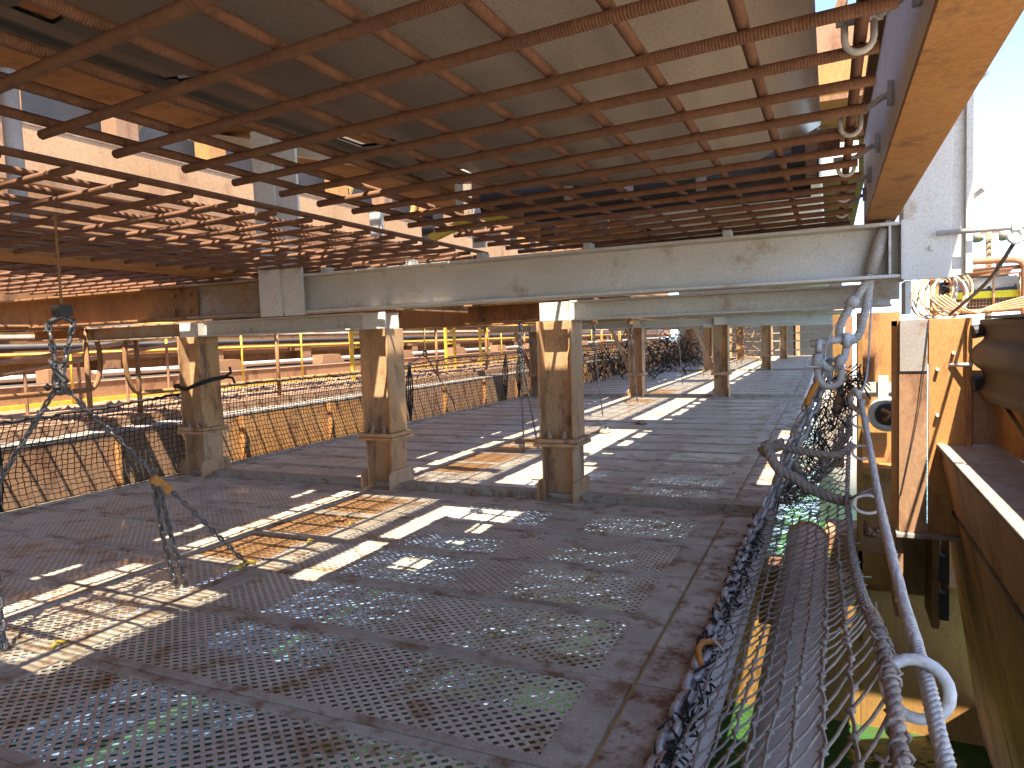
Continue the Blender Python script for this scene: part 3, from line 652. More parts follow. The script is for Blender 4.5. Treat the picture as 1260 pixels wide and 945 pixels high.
t = thing('ramp_handrail', 'sloping pinkish ramp rail with balusters behind the near chains', 'handrail', (-9.0, 5, .56))
MB().tube([(-9.0, 2.4, 0.86), (-9.0, 8.2, 1.62)], 0.03, 8).build('top_rail', 'pink', t, smooth=True)
MB().tube([(-9.0, 2.4, 0.72), (-9.0, 8.2, 1.48)], 0.025, 8).build('mid_rail', 'pink', t, smooth=True)
for k in range(9):
    y = 2.6 + k * 0.68; MB().tube([(-9.0, y, 0.56), (-9.0, y, 0.72 + (y - 2.4) * 0.131)], 0.02, 6).build('baluster', 'pink', t)
for k, (y, nm) in enumerate(((11.5, 'near'), (15.3, 'middle'), (17.2, 'far'), (24.0, 'farthest'))):
    t = thing('yellow_gate', '%s yellow ladder gate standing on the wharf walkway' % nm, 'gate', (-8.8, y, .56), 'yellow gates on the wharf')
    for s in (0, 0.45): MB().box(-8.83, -8.77, y + s, y + s + .06, .56, 1.75).build('post', 'yellow', t)
    for z in (0.9, 1.2, 1.5, 1.7): MB().box(-8.82, -8.78, y + .061, y + .449, z, z + .04).build('rung', 'yellow', t)

# ------------------------------------------------------------------ black safety net on the left of the deck
ln = thing('safety_net', 'black square mesh safety net along the left side of the deck', 'net', (-6.2, 5, 0))
def leftnet():
    b = MB(); pit = 0.054; ny = 600; nz = 18; P = []
    for i in range(ny):
        y = 1.6 + i * pit; top = 0.84 + 0.022 * (y - 5) if y < 16 else 1.08
        top += 0.03 * math.sin(y * 1.3); row = []
        for j in range(nz):
            t = j / (nz - 1)
            row.append(Vector((-6.2 - 0.05 * math.sin(y * .8 + t * 2) - 0.12 * math.sin(math.pi * t) + random.uniform(-.007, .007), y + random.uniform(-.008, .008) + 0.02 * math.sin(t * 4 + y), top * t + random.uniform(-.01, .01) - 0.02)))
        P.append(row)
    for i in range(ny):
        for j in range(nz):
            if j < nz - 1: b.strand(P[i][j], P[i][j + 1], 0.0046 if P[i][j].y < 14 else .0055)
            if i < ny - 1: b.strand(P[i][j], P[i + 1][j], 0.0046 if P[i][j].y < 14 else .0055)
            if P[i][j].y < 7: b.octa(P[i][j], 0.0075)
    return b, P
b, P = leftnet()
o = b.build('net_mesh', 'netblack', ln); o['kind'] = 'stuff'
MB().tube([r[-1] for r in P], 0.014, 5).build('top_rope', 'netblack', ln, smooth=True)
MB().tube([r[0] for r in P], 0.014, 5).build('bottom_rope', 'netblack', ln, smooth=True)
for y in (3.35, 9.6, 13.3, 14.0, 18, 22):
    b = MB()
    for k in range(4): b.tube(resample([(-6.22 - .02 * k, y + .03 * k, -0.02), (-6.3 + .03 * k, y + .02 + .02 * k, 0.5), (-6.2, y, 0.98)], .1), 0.012, 5)
    b.build('lashing', 'netblack', ln)
# crumpled net bundles on the left far side
for y, h in ((16.5, .75), (19.5, .8), (23, .6)):
    b = MB()
    for k in range(130):
        p = Vector((-6.1 + random.uniform(-.2, .3), y + random.uniform(-1.2, 1.2), random.uniform(0.02, h)))
        q = p + Vector((random.uniform(-.15, .15), random.uniform(-.3, .3), random.uniform(-.25, .25))); b.strand(p, q, .012)
    tag(b.build('net_bundle', 'netblack'), 'crumpled black net heap by the left deck edge, %s' % ({16.5: 'nearest', 19.5: 'middle', 23: 'farthest'}[y]), 'net', 'crumpled net heaps', 'stuff')

# ------------------------------------------------------------------ chains
def link_mesh(L, W, r, n=8, m='chain'):
    pts = []
    s = (L - W) / 2
    for i in range(7): a = -math.pi / 2 + math.pi * i / 6; pts.append((s + (W / 2 - r) * math.cos(a), (W / 2 - r) * math.sin(a), 0))
    for i in range(7): a = math.pi / 2 + math.pi * i / 6; pts.append((-s + (W / 2 - r) * math.cos(a), (W / 2 - r) * math.sin(a), 0))
    b = MB(); b.tube(pts, r, n, closed=True); return b
def chain_mb(pts, L, W, r, n=5):
    P = resample(pts, (L - 2 * r)); out = MB(); base = link_mesh(L, W, r, n)
    for i in range(len(P) - 1):
        a, c = P[i], P[i + 1]; d = (c - a).normalized(); q = d.to_track_quat('X', 'Z').to_matrix() @ Matrix.Rotation((i % 2) * math.pi / 2 + 0.4, 3, 'X')
        mid = (a + c) / 2; out.add([q @ Vector(v) + mid for v in base.v], base.f)
    return out
def chain_set(label, N, feet, tops, m='chaindark', y0=None):
    t = thing('sling_chain', label, 'chain', N, 'sling chains lashed to the deck')
    for tp in tops: chain_mb([N, tp], 0.052, 0.034, 0.0075).build('chain_leg', m, t, smooth=True)
    for ft in feet: chain_mb([N, ft], 0.048, 0.030, 0.0062).build('chain_leg', m, t, smooth=True)
    b = MB(); b.tube([(N[0] + .035 * math.cos(a), N[1], N[2] + .05 * math.sin(a)) for a in [2 * math.pi * i / 12 for i in range(12)]], .013, 6, closed=True); b.build('ring', 'chaindark', t, smooth=True)
    return t
# near set: ring N, two diagonals to the deck with a spare tail hanging from each
N = (-3.2, 2.04, 1.17)
t = chain_set('chain sling nearest the camera hanging at left with orange joiner', N, [(-3.15, 3.03, 0.02), (-3.52, 1.86, 0.62)], [(-3.16, 2.10, 1.44), (-3.22, 2.02, 1.44)])
MB().tube([(-3.16, 2.10, 1.44), (-3.19, 2.07, 1.47), (-3.22, 2.02, 1.44)], 0.012, 6).build('hook', 'chaindark', t, smooth=True)
MB().box(-3.22, -3.16, 2.04, 2.10, 1.47, 1.52).build('hanger_bracket', 'dark', t)
MB().cyl((-3.19, 2.07, 1.52), (-3.19, 2.07, 1.93), 0.006, 8).build('hanger_rod', 'brown', t)
b = MB(); 
for s in (-1, 1): b.octa((N[0] + .04 * s, N[1] - .03, N[2] - .02), .02); 
b.tube([(N[0] - .05, N[1], N[2] + .1), (N[0], N[1] - .01, N[2] + .05), (N[0] + .05, N[1], N[2])], .014, 6); b.build('coupling', 'dark', t)
MB().obox((-3.175, 2.46, 0.65), (-3.15, 2.54, 0.56), 0.036, 0.045).build('joiner', 'orangepaint', t, bevel=.006)
chain_mb([(-3.18, 2.47, 0.62), (-3.24, 2.55, 0.3), (-3.27, 2.63, 0.03)], 0.055, 0.034, .0075).build('chain_tail', 'chaindark', t, smooth=True)
chain_mb([(-3.14, 2.47, 0.60), (-3.2, 2.57, 0.3), (-3.23, 2.66, 0.02)], 0.055, 0.034, .0075).build('chain_tail', 'chaindark', t, smooth=True)
chain_mb([(-3.52, 1.87, 0.62), (-3.40, 1.82, 0.3), (-3.33, 1.79, 0.02)], 0.06, 0.038, .0085).build('chain_tail', 'chaindark', t, smooth=True)
b = MB(); b.tube([(-3.17, 2.99, .02), (-3.14, 3.03, .035), (-3.11, 3.06, .02)], .011, 6); b.tube([(-3.18, 2.93, .012), (-3.14, 2.98, .02)], .010, 6); b.build('foot_shackle', 'yellow', t)
for k, (x, y) in enumerate(((-3.14, 5.25), (-3.13, 4.0), (-3.13, 1.9), (-3.12, 3.55))):
    b = MB(); b.tube([(x, y - .03, .006), (x - .012, y, .022), (x, y + .035, .006)], .009, 6)
    tag(b.build('deck_lug', 'yellow', smooth=True), 'small yellow lifting lug on the deck seam, %s' % ('at the joint bar', 'beside the rusty patch', 'at far left by the chain tail', 'in the sunlit mesh')[k], 'lug', 'yellow lugs on the deck seam')
CS = [((-3.15, 7.25), 'chain sling behind the right near post, hanging to the sunlit deck'), ((-3.3, 10.4), 'chain sling right of the right near post, hung in shade'),
      ((-3.3, 12.6), 'thin chain left of the middle second row post'), ((-3.3, 17.0), 'far chain left of the third row middle post'), ((-3.3, 20.2), 'farthest chain left of the third row middle post')]
for (x, y), lb in CS:
    t = chain_set(lb, (x, y - 0.1, 1.15), [(x, y + 0.25, 0.02)] if y > 7.3 else [(x - .02, y - .05, 0.02), (x + .05, y + .2, 0.02)], [(x - .02, y - .06, 1.47), (x + .03, y - .12, 1.47)])
    if y > 9: MB().box(x - .05, x + .05, y - .13, y - .05, 1.47, 1.93).build('hanger', 'brown', t)
    else: MB().box(x - .05, x + .05, y - .13, y - .05, 1.47, 1.93).build('hanger', 'brown', t)
t = chain_set('chain hanging over the black net behind the middle near post', (-5.9, 9.6, 1.1), [(-5.95, 8.6, .75), (-5.9, 10.5, .2)], [(-5.9, 9.6, 1.58)])
t = chain_set('chain beside the brace of the left second row post', (-5.75, 13.6, 1.2), [(-5.6, 14.0, .3)], [(-5.75, 13.55, 1.58)])

# big chain down the right deck edge
rc = thing('edge_chain', 'heavy galvanised chain hung from the wire rope down to the right deck edge', 'chain', (0, 4.6, 1.0))
PT = [(-0.015, 4.56, 1.12), (-.06, 4.58, 1.0), (-.11, 4.58, .88), (-.18, 4.6, .70), (-.27, 4.62, .47), (-.35, 4.66, .24), (-.42, 4.55, .09), (-.45, 4.2, .05), (-.45, 3.4, .045), (-.455, 2.6, .045), (-.465, 1.9, .045), (-.465, 0.8, .045)]
LL = 0.115; lk = link_mesh(LL, 0.075, 0.0165, 8).mesh('link', 'chain', True)
P = resample(PT, LL - 0.042)
for i in range(len(P) - 1):
    a, c = P[i], P[i + 1]; d = (c - a).normalized()
    o = place('link', lk, rc, (a + c) / 2); o.rotation_euler = (d.to_track_quat('X', 'Z').to_matrix() @ Matrix.Rotation((i % 2) * math.pi / 2 + 0.5, 3, 'X')).to_euler()
# a second loose run of the chain beside it
P2 = resample([(p[0] + 0.045, p[1] + 0.03, p[2] + 0.01) for p in PT[1:6]], LL - 0.042)
for i in range(len(P2) - 1):
    a, c = P2[i], P2[i + 1]; d = (c - a).normalized()
    o = place('link', lk, rc, (a + c) / 2); o.rotation_euler = (d.to_track_quat('X', 'Z').to_matrix() @ Matrix.Rotation((i % 2) * math.pi / 2 + 1.2, 3, 'X')).to_euler()
MB().tube(resample([(-.06, 4.5, .99), (-.11, 4.5, .90), (-.125, 4.5, .84)], .03), 0.018, 10).build('orange_sleeve', 'orangepaint', rc, smooth=True)
b = MB(); b.tube(resample([(-.43, 2.55, .05), (-.46, 2.62, .10), (-.44, 2.72, .09), (-.40, 2.8, .05)], .02), .012, 6); b.build('orange_lashing', 'orangepaint', rc, smooth=True)
b = MB(); b.tube(resample([(-.38, 2.72, .06), (-.43, 2.75, .09), (-.48, 2.78, .04), (-.45, 2.7, .02)], .02), .005, 6); b.build('wire_tie', 'white', rc, smooth=True)

# wire rope sling from the beam with socket, turned back over a thimble
ws = thing('wire_sling', 'grey wire rope sling with a swaged sleeve hung on the beam end', 'wire rope', (0.2, 4.55, 1.8))
MB().tube([(0.30, 4.60, 1.90), (0.275, 4.56, 1.83)], 0.02, 10).build('wire_end', 'wire', ws, smooth=True)
MB().tube([(0.285, 4.56, 1.84), (0.268, 4.55, 1.80), (0.215, 4.55, 1.60)], 0.036, 14).build('swage_sleeve', 'wire', ws, smooth=True)
MB().twist([(0.215, 4.55, 1.60), (0.16, 4.54, 1.50), (0.11, 4.53, 1.42), (0.065, 4.54, 1.34), (0.045, 4.55, 1.26), (0.06, 4.55, 1.22), (0.1, 4.55, 1.205), (0.15, 4.56, 1.25), (0.175, 4.56, 1.34), (0.195, 4.56, 1.45), (0.215, 4.55, 1.60)], 0.014, 0.011, 5, 0.12, 6, .015).build('rope_eye', 'wire', ws, smooth=True)
MB().tube([(0.135, 4.54, 1.46), (0.10, 4.53, 1.42)], 0.035, 10).build('clip', 'wire', ws, smooth=True)
sk_ = thing('bow_shackle', 'big pale grey bow shackle joining wire sling and edge chain', 'shackle', (0.05, 4.55, 1.2))
b = MB(); b.tube(resample([(-.06, 4.53, 1.21), (-.065, 4.53, 1.14), (-.03, 4.53, 1.07), (0.03, 4.53, 1.06), (0.07, 4.53, 1.11), (0.085, 4.53, 1.19)], .02), 0.021, 10); b.build('bow', 'white', sk_, smooth=True)
MB().tube([(-.11, 4.52, 1.205), (0.13, 4.52, 1.235)], 0.021, 10).build('pin', 'white', sk_, smooth=True)
b = MB(); b.tube([(-.075, 4.52, 1.19), (-.045, 4.52, 1.19)], 0.042, 12); b.tube([(0.07, 4.52, 1.22), (0.105, 4.52, 1.22)], 0.045, 12); o = b.build('boss', 'white', sk_, smooth=True); o['kind'] = 'stuff'
sk2 = thing('bow_shackle', 'smaller grey shackle hanging on the big one with a wire keeper', 'shackle', (-.02, 4.52, 1.1))
b = MB(); b.tube(resample([(0.02, 4.5, 1.12), (0.055, 4.5, 1.06), (0.05, 4.5, .98), (0.0, 4.5, .95), (-.05, 4.5, .97), (-.07, 4.5, 1.04), (-.05, 4.5, 1.1)], .02), .020, 10); b.build('bow', 'wire', sk2, smooth=True)
b = MB(); b.tube([(-.09, 4.5, 1.10), (-.045, 4.49, 1.10)], .048, 12); b.tube([(0.03, 4.49, 1.10), (0.07, 4.49, 1.09)], .044, 12); o = b.build('boss', 'wire', sk2, smooth=True); o['kind'] = 'stuff'
b = MB(); b.tube(resample([(-.07, 4.48, 1.14), (-.125, 4.46, 1.11), (-.13, 4.46, 1.075), (-.06, 4.46, 1.07)], .015), .006, 6); b.tube(resample([(0.03, 4.5, 1.32), (-.02, 4.49, 1.2), (-.03, 4.49, 1.12)], .03), .004, 5); b.tube(resample([(0.0, 4.48, 1.14), (0.06, 4.47, 1.08), (0.09, 4.47, 1.06)], .02), .004, 5); b.build('keeper_wire', 'white', sk2, smooth=True)
for dx in (0.0, 0.10, -0.02):
    pass

# ------------------------------------------------------------------ right hand rope net
WR = [(0.2, 4.5, 1.42), (0.155, 4.4, 1.1), (0.15, 4.25, .89), (0.15, 3.2, .766), (0.15, 2.55, .69), (0.15, 1.83, .665), (0.15, 1.37, .68), (.15, 1.14, .66), (.15, 0.4, .62), (.15, -1, .7)]
tag(MB().twist(WR[2:], 0.0080, 0.0068, 5, 0.075, 6, .012).build('wire_rope', 'wire', smooth=True), 'pale laid wire rope running along the top of the right net', 'wire rope')
BR = [(0.14, 9.5, .62), (0.14, 7, .60), (0.12, 5.5, .66), (0.10, 4.62, .60), (0.085, 4.4, .33), (0.085, 3.7, .26), (.09, 3.0, .33), (.09, 2.3, .47), (.09, 1.8, .61), (.09, 1.35, .70), (.09, 1.0, .665), (.09, .3, .6), (.09, -.8, .58)]
rn = thing('rope_net', 'grey knotted rope net hanging between the right deck edge and the wire rope', 'net', (-.2, 3, .3))
b = MB(); b.twist(BR[3:], 0.0065, 0.0080, 3, 0.07, 6, .012)
# rope whipping and frayed turns round the border
Pb = resample(BR[4:], 0.035)
for i, p in enumerate(Pb[:-1]):
    d = (Pb[i + 1] - p).normalized(); u = d.orthogonal().normalized(); v = d.cross(u); k0 = random.random() * 6
    if random.random() < 0.75:
        b.tube([p + u * (.0155 * math.cos(a + k0)) + v * (.0155 * math.sin(a + k0)) + d * (.03 * a / 6.28) for a in [6.28 * j / 9 for j in range(10)]], 0.0036, 4)
    if random.random() < 0.4:
        q = p + (u * random.uniform(-1, 1) + v * random.uniform(-1, 1)) * .038; b.tube([p, (p + q) / 2 + d * .01, q], .0032, 4)
b.build('border_rope', 'rope', rn, smooth=True)
def samp(pts, n):
    P = resample(pts, 0.01); return [P[int(i * (len(P) - 1) / (n - 1))] for i in range(n)]
def skewnet(left, right, nv, nu, r, jit=.004):
    A = samp(left, nv); B = samp(right, nv); b = MB(); G = []
    for i in range(nv):
        row = []
        for j in range(nu):
            t = j / (nu - 1); k = min(nv - 1, max(0, i)); p = A[k].lerp(B[k], t); p.z -= .03 * math.sin(math.pi * t); p.y -= .05 * (j % 2)
            row.append(p + Vector((random.uniform(-jit, jit), random.uniform(-jit * 2, jit * 2), random.uniform(-jit, jit))))
        G.append(row)
    for i in range(nv):
        for j in range(nu):
            p = G[i][j]
            if i + 1 < nv:
                q = G[i + 1][j]; m = (p + q) / 2 + Vector((random.uniform(-.006, .006), 0, -.004)); b.tube([p, m, q], r, 5, caps=False)
            if j + 1 < nu:
                i2 = i - (1 if j % 2 == 0 else 0)
                if 0 <= i2 < nv:
                    q = G[i2][j + 1]; m = (p + q) / 2; m.z -= .007; b.tube([p, m, q], r * .85, 5, caps=False)
            b.octa(p, r * 2.7); b.octa(p + Vector((.003, .007, .003)), r * 1.8)
    return b
def netpatch(left, right, nv, nu, sag, r, knots=True, jit=.006):
    A = samp(left, nv); B = samp(right, nv); b = MB(); G = []
    for i in range(nv):
        row = []
        for j in range(nu):
            t = j / (nu - 1); p = A[i].lerp(B[i], t); p.z -= sag * math.sin(math.pi * t); p.x += 0.02 * math.sin(i * .9) * math.sin(math.pi * t)
            row.append(p + Vector((random.uniform(-jit, jit), random.uniform(-jit, jit), random.uniform(-jit, jit))))
        G.append(row)
    for i in range(nv):
        for j in range(nu):
            if (i + j) % 2: continue
            for di, dj in ((1, 1), (1, -1)):
                if i + di < nv and 0 <= j + dj < nu:
                    a, c = G[i][j], G[i + di][j + dj]; m = (a + c) / 2; m.z -= .006
                    b.tube([a, m, c], r, 4, caps=False)
            if knots: 
                b.octa(G[i][j], r * 2.3); b.octa(G[i][j] + Vector((0, .006, .003)), r * 1.9)
    return b
LE = [(-.42, 4.75, .06), (-.45, 3.4, .04), (-.455, 2.2, .04), (-.46, 1.0, .05), (-.46, -.6, .05)]
RE = [(.085, 4.4, .31), (.085, 3.7, .26), (.09, 3.0, .33), (.09, 2.3, .47), (.09, 1.8, .60), (.09, 1.0, .66), (.09, -.6, .58)]
o = skewnet(LE, RE, 54, 11, 0.0042).build('net_mesh', 'netgrey', rn, smooth=True); o['kind'] = 'stuff'
# the part beyond the hanging chain: bunched and seen end on
LE2 = [(-.26, 4.62, .50), (-.38, 5.2, .06), (-.40, 7.5, .03), (-.40, 10, .03)]
RE2 = [(.11, 4.62, .62), (.13, 5.5, .66), (.14, 7, .60), (.14, 10, .6)]
o = netpatch(LE2, RE2, 110, 14, 0.16, 0.0040, False, .012).build('net_mesh', 'netgrey', rn, smooth=True); o['kind'] = 'stuff'
LE3 = [(0.0, 4.6, 1.10), (-.12, 4.62, .82), (-.27, 4.68, .47), (-.39, 4.72, .08)]
RE3 = [(0.14, 4.9, .98), (.14, 5.1, .86), (.12, 5.0, .60), (.085, 4.5, .32)]
o = netpatch(LE3, RE3, 46, 17, 0.03, 0.0036, False, .012).build('net_mesh', 'netgrey', rn, smooth=True); o['kind'] = 'stuff'
b = MB()
b.twist([(-.27, 4.58, .57), (-.10, 4.55, .545), (.04, 4.55, .54), (.12, 4.6, .60)], .012, .014, 3, .1, 6, .015)
b.twist([(-.40, 4.6, .53), (-.27, 4.6, .59)], .02, .02, 3, .1, 6, .015)
b.twist([(-.37, 4.55, .60), (-.30, 4.5, .46), (-.20, 4.5, .40), (-.10, 4.48, .335), (0.0, 4.46, .30), (.085, 4.42, .29)], .016, .018, 3, .12, 7, .015)
b.build('cross_rope', 'rope', rn, smooth=True)
# dense bunch along the deck edge
b = MB()
for k in range(330):
    t = random.random() ** 1.1; Pp = Vector((-.452 + random.uniform(-.03, .05), 4.8 - t * 3.9, .045 + random.uniform(-.03, .04)))
    m_ = Pp + Vector((random.uniform(-.02, .03), random.uniform(-.06, .06), random.uniform(-.01, .025))); q_ = Pp + Vector((random.uniform(-.02, .05), random.uniform(-.13, .13), random.uniform(-.03, .0)))
    b.tube(resample([Pp, m_, q_], .025), .0042, 4, caps=False)
for k in range(260):
    s = random.random(); a = Vector((0.05, 4.65, 1.05)).lerp(Vector((-.34, 4.72, .2)), s) + Vector((random.uniform(0, .14), random.uniform(0, .3), random.uniform(-.05, .05)))
    b.strand(a, a + Vector((random.uniform(-.06, .08), random.uniform(-.05, .12), random.uniform(-.14, .06))), .0045, 4)
o = b.build('bunched_net', 'netblack', rn); o['kind'] = 'stuff'
# ties that hook the net to the wire rope
def ring(label, c, r, tilt, m='white', sx=1.0):
    b = MB(); pts = []
    for i in range(20):
        a = 2 * math.pi * i / 20; pts.append(Vector((r * 1.15 * math.cos(a) * sx, 0.35 * r * math.sin(a * 1) * tilt, r * math.sin(a))) + Vector(c))
    b.tube(pts, 0.0105 if r > .04 else 0.006, 8, closed=True)
    tag(b.build('wire_ring', m, smooth=True), label, 'ring', 'rings lacing the net to the wire rope')
ring('bent white ring lacing net to wire rope, nearest the camera', (0.135, 1.36, .665), 0.043, 1.5)
ring('second white ring lacing net to wire rope, near the far rope corner', (0.125, 2.95, .62), 0.032, 1.2, 'wire', 1.3)
ring('white ring at the upper end of the wire rope', (0.14, 4.1, .80), 0.034, .6, 'wire')
ring('white ring halfway up the far end of the wire rope', (0.13, 3.5, .73), 0.030, .8, 'wire', 1.2)
tag(MB().tube(resample([(0.15, 4.25, .89), (0.12, 4.3, .95), (0.10, 4.35, .88), (0.14, 4.2, .84), (0.16, 4.22, .9)], .02), 0.014, 6).build('wire_knot', 'wire', smooth=True), 'knotted wire end at the top of the net', 'knot')
tag(MB().tube(resample([(0.23, 4.78, 1.5), (0.215, 4.78, 1.2), (.2, 4.75, 1.0), (.15, 4.3, .92)], .05), 0.006, 6).build('thin_line', 'white', smooth=True), 'thin pale line hanging from the lower beam to the net', 'line')
b = MB()
b.tube(resample([(0.085, 4.42, .29), (0.15, 4.4, .34), (0.22, 4.5, .33)], .03), .012, 6); b.tube(resample([(0.09, 4.4, .31), (0.16, 4.1, .42), (0.28, 4.6, .36)], .03), .007, 5)
tag(b.build('rope_tail', 'rope', smooth=True), 'loose rope tails at the far corner of the net', 'rope')
tag(MB().tube(resample([(-.22, 4.72, .47), (-.20, 4.72, .42), (-.18, 4.72, .36), (-.20, 4.72, .33)], .02), [.035, .045, .05, .04, .03][:len(resample([(-.22, 4.72, .47), (-.20, 4.72, .42), (-.18, 4.72, .36), (-.20, 4.72, .33)], .02))] if False else .03, 10).build('wood_float', 'bar', smooth=True), 'tan wooden float hanging behind the edge chain', 'float')

# ------------------------------------------------------------------ pontoon tube under the net
pt = thing('pontoon_tube', 'thick dusty grey tube with an orange rim lying below the right net', 'pipe', (-.17, 3, -.36))
MB().tube([(-.17, -1.5, -.36), (-.17, 5.8, -.36)], 0.142, 28).build('tube_body', 'tubegrey', pt, smooth=True)
MB().tube([(-.17, 5.8, -.36), (-.17, 5.83, -.36)], 0.155, 28).build('end_rim', 'orangepaint', pt)
MB().box(-.5, .1, 5.4, 5.6, -.9, -.505).build('saddle', 'yellowsteel', pt)

# ------------------------------------------------------------------ ochre dolphin structure on the right
pl = thing('sheet_pile', 'big ochre steel box pile right of the net, bleached at its top', 'pile', (0.7, 6.1, -.3))
MB().box(0.47, 0.655, 6.0, 6.03, -.28, 1.33).build('front_plate', 'pink', pl, bevel=.004)
MB().box(0.475, 0.655, 5.99, 5.998, .95, 1.335).build('bleached_patch', 'dusttop', pl)
MB().box(0.665, 0.90, 6.02, 6.05, -.28, 1.335).build('front_plate', 'ochre', pl, bevel=.004)
MB().box(0.90, 0.935, 5.98, 6.5, -.28, 1.335).build('side_plate', 'ochre', pl, bevel=.004)
MB().box(0.46, 0.475, 6.031, 6.6, -.6, 1.33).build('side_plate', 'ochre', pl)
MB().box(0.46, 0.93, 6.051, 6.6, 1.29, 1.33).build('top_plate', 'dusttop', pl)
MB().box(0.45, 0.90, 5.94, 6.2, -.31, -.281).build('shelf', 'dusttop', pl, bevel=.003)
MB().box(0.50, 0.72, 6.4, 6.44, -.9, -.312).build('recess_back', 'brown', pl)
MB().box(0.45, 0.50, 6.0, 6.44, -.95, -.312).build('recess_side', 'pink', pl)
MB().box(0.69, 0.74, 5.98, 6.44, -1.0, -.312).build('recess_side', 'brown', pl)
for z in (-.62, -.9): MB().box(0.735, 0.79, 5.9, 6.0, z, z + .2).build('hinge_block', 'dark', pl)
for z, dx in ((1.08, 0.10), (.96, .0), (.62, .0)): MB().cyl((0.72 + dx, 6.02, z), (0.72 + dx, 5.985, z), .012, 8).build('stud', 'white', pl)
MB().tube([(0.80, 6.02, .99), (0.93, 5.95, .995)], .014, 8).build('peg', 'white', pl, smooth=True)
MB().box(0.72, 0.84, 5.9, 5.93, .30, .36).build('lug_plate', 'pink', pl)
tag(MB().tube(resample([(0.66, 5.98, 1.33), (0.60, 5.96, .7), (0.48, 5.97, .0)], .1), .004, 5).build('thin_wire', 'dark'), 'thin dark wire hanging diagonally across the box pile', 'wire')
ys = thing('ochre_frame', 'sunlit ochre steel frame between the net and the box pile', 'frame', (0.4, 7.1, -1))
MB().box(0.24, 0.58, 7.30, 7.34, -.05, 1.42).build('back_plate', 'ochre', ys)
MB().box(0.22, 0.262, 7.0, 7.30, -1.6, 1.42).build('flange', 'yellowsteel', ys, bevel=.004)
MB().box(0.02, 0.12, 7.6, 7.75, -.1, 1.42).build('upright', 'yellowsteel', ys)
MB().box(0.13, 0.2, 7.7, 7.72, .2, 1.40).build('side_plate', 'pink', ys)
MB().box(0.263, 0.58, 7.0, 7.30, -.05, .02).build('shelf', 'yellowsteel', ys, bevel=.004)
MB().box(0.263, 0.58, 7.28, 7.32, -1.2, -.051).build('recess_back', 'ochre', ys)
MB().box(0.263, 0.42, 7.15, 7.18, -.5, -.22).build('patch_plate', 'yellowsteel', ys)
MB().box(-.05, 0.6, 7.02, 7.6, -.75, -.62).build('lower_beam', 'pink', ys)
MB().box(-.02, 0.6, 7.0, 7.4, -1.05, -.751).build('lower_plate', 'yellowsteel', ys)
MB().box(0.24, 0.58, 7.05, 7.10, .66, .78).build('cross_bar', 'dark', ys)
b = MB()
for k in range(14): b.octa((random.uniform(.28, .55), random.uniform(7.0, 7.25), -.60), random.uniform(.02, .05))
tag(b.build('rubble', 'spill'), 'small heap of ore rubble on the ochre frame', 'rubble', kind='stuff')
t = thing('rolled_strap', 'white rolled strap with dark centre hung on the ochre frame', 'strap', (.45, 6.9, .5))
b = MB(); b.tube([(.45 + .12 * math.cos(a), 6.92, .52 + .12 * math.sin(a)) for a in [2 * math.pi * i / 24 for i in range(24)]], .036, 10, closed=True); b.build('roll', 'white', t, smooth=True)
b = MB(); b.tube([(.45, 6.88, .52), (.45, 6.97, .52)], .095, 20); b.build('core', 'dark', t)
MB().tube(resample([(.42, 6.87, .47), (.46, 6.85, .53), (.40, 6.86, .56)], .02), .02, 6).build('tongue', 'brown', t, smooth=True)
MB().box(.38, .46, 6.9, 6.925, .64, .86).build('hanging_tab', 'white', t)
b = MB(); b.box(.24, .56, 6.93, 6.95, .71, .80); b.build('band', 'white', t)
# back wall of the dolphin, down to the water
bk = thing('caisson_wall', 'yellow stained steel wall rising out of the green water', 'wall', (0, 8.2, -3))
MB().box(-2.2, 0.28, 8.15, 8.4, -3.3, -1.32).build('wall_plate', 'yellowsteel', bk)
MB().box(0.285, 2.0, 8.15, 8.4, -3.3, -.95).build('wall_plate', 'yellowsteel', bk)
MB().box(-2.2, 2.0, 8.0, 8.14, -1.34, -1.2).build('wale', 'pink', bk)
pc = thing('round_pile', 'dark round pile standing in the water under the net', 'pile', (0.45, 15, -3))
MB().tube([(0.2, 17, -3.3), (0.2, 17, 0.2)], 0.45, 20).build('pile_shaft', 'tubegrey', pc, smooth=True)

cp = thing('wall_shade_slab', 'unseen ochre slab added behind the box pile to shade the wall', 'slab', (1.4, 7.5, .9))
MB().box(0.88, 2.6, 6.66, 8.4, .9, 1.22).build('slab_body', 'ochre', cp)  # hidden slab, added to keep sun off the caisson wall
# hull like fender panel on the right
hp = thing('leaning_hull_plate', 'large brown leaning steel panel at lower right with a pale dusty top', 'panel', (1.0, 4, -1))
def quadbox(p, th=(0.03, 0, 0)):
    b = MB(); t = Vector(th); vs = [Vector(q) for q in p]; vs += [v + t for v in vs]
    return b.add(vs, [(0, 1, 2, 3), (7, 6, 5, 4), (0, 4, 5, 1), (1, 5, 6, 2), (2, 6, 7, 3), (3, 7, 4, 0)])
def hx(z): return 0.735 + (0.37 - z) * 0.20
quadbox([(hx(.37), -1.5, .37), (hx(.37), 6.2, .37), (hx(-.1), 6.2, -.1), (hx(-.1), -1.5, -.1)]).build('upper_plate', 'hull', hp)
quadbox([(hx(-.115), -1.5, -.115), (hx(-.115), 6.6, -.115), (hx(-3.3), 8.6, -3.3), (hx(-3.3), -1.5, -3.3)]).build('lower_plate', 'hull', hp)
MB().tube([(hx(-.107) - .004, -1.5, -.107), (hx(-.107) - .004, 6.2, -.107)], .012, 6).build('seam_rod', 'dark', hp)
MB().box(0.72, 0.775, -1.5, 6.25, .371, .405).build('edge_bar', 'dusttop', hp, bevel=.006)
MB().box(0.776, 1.12, -1.5, 6.25, .371, .395).build('top_ledge', 'dusttop', hp)
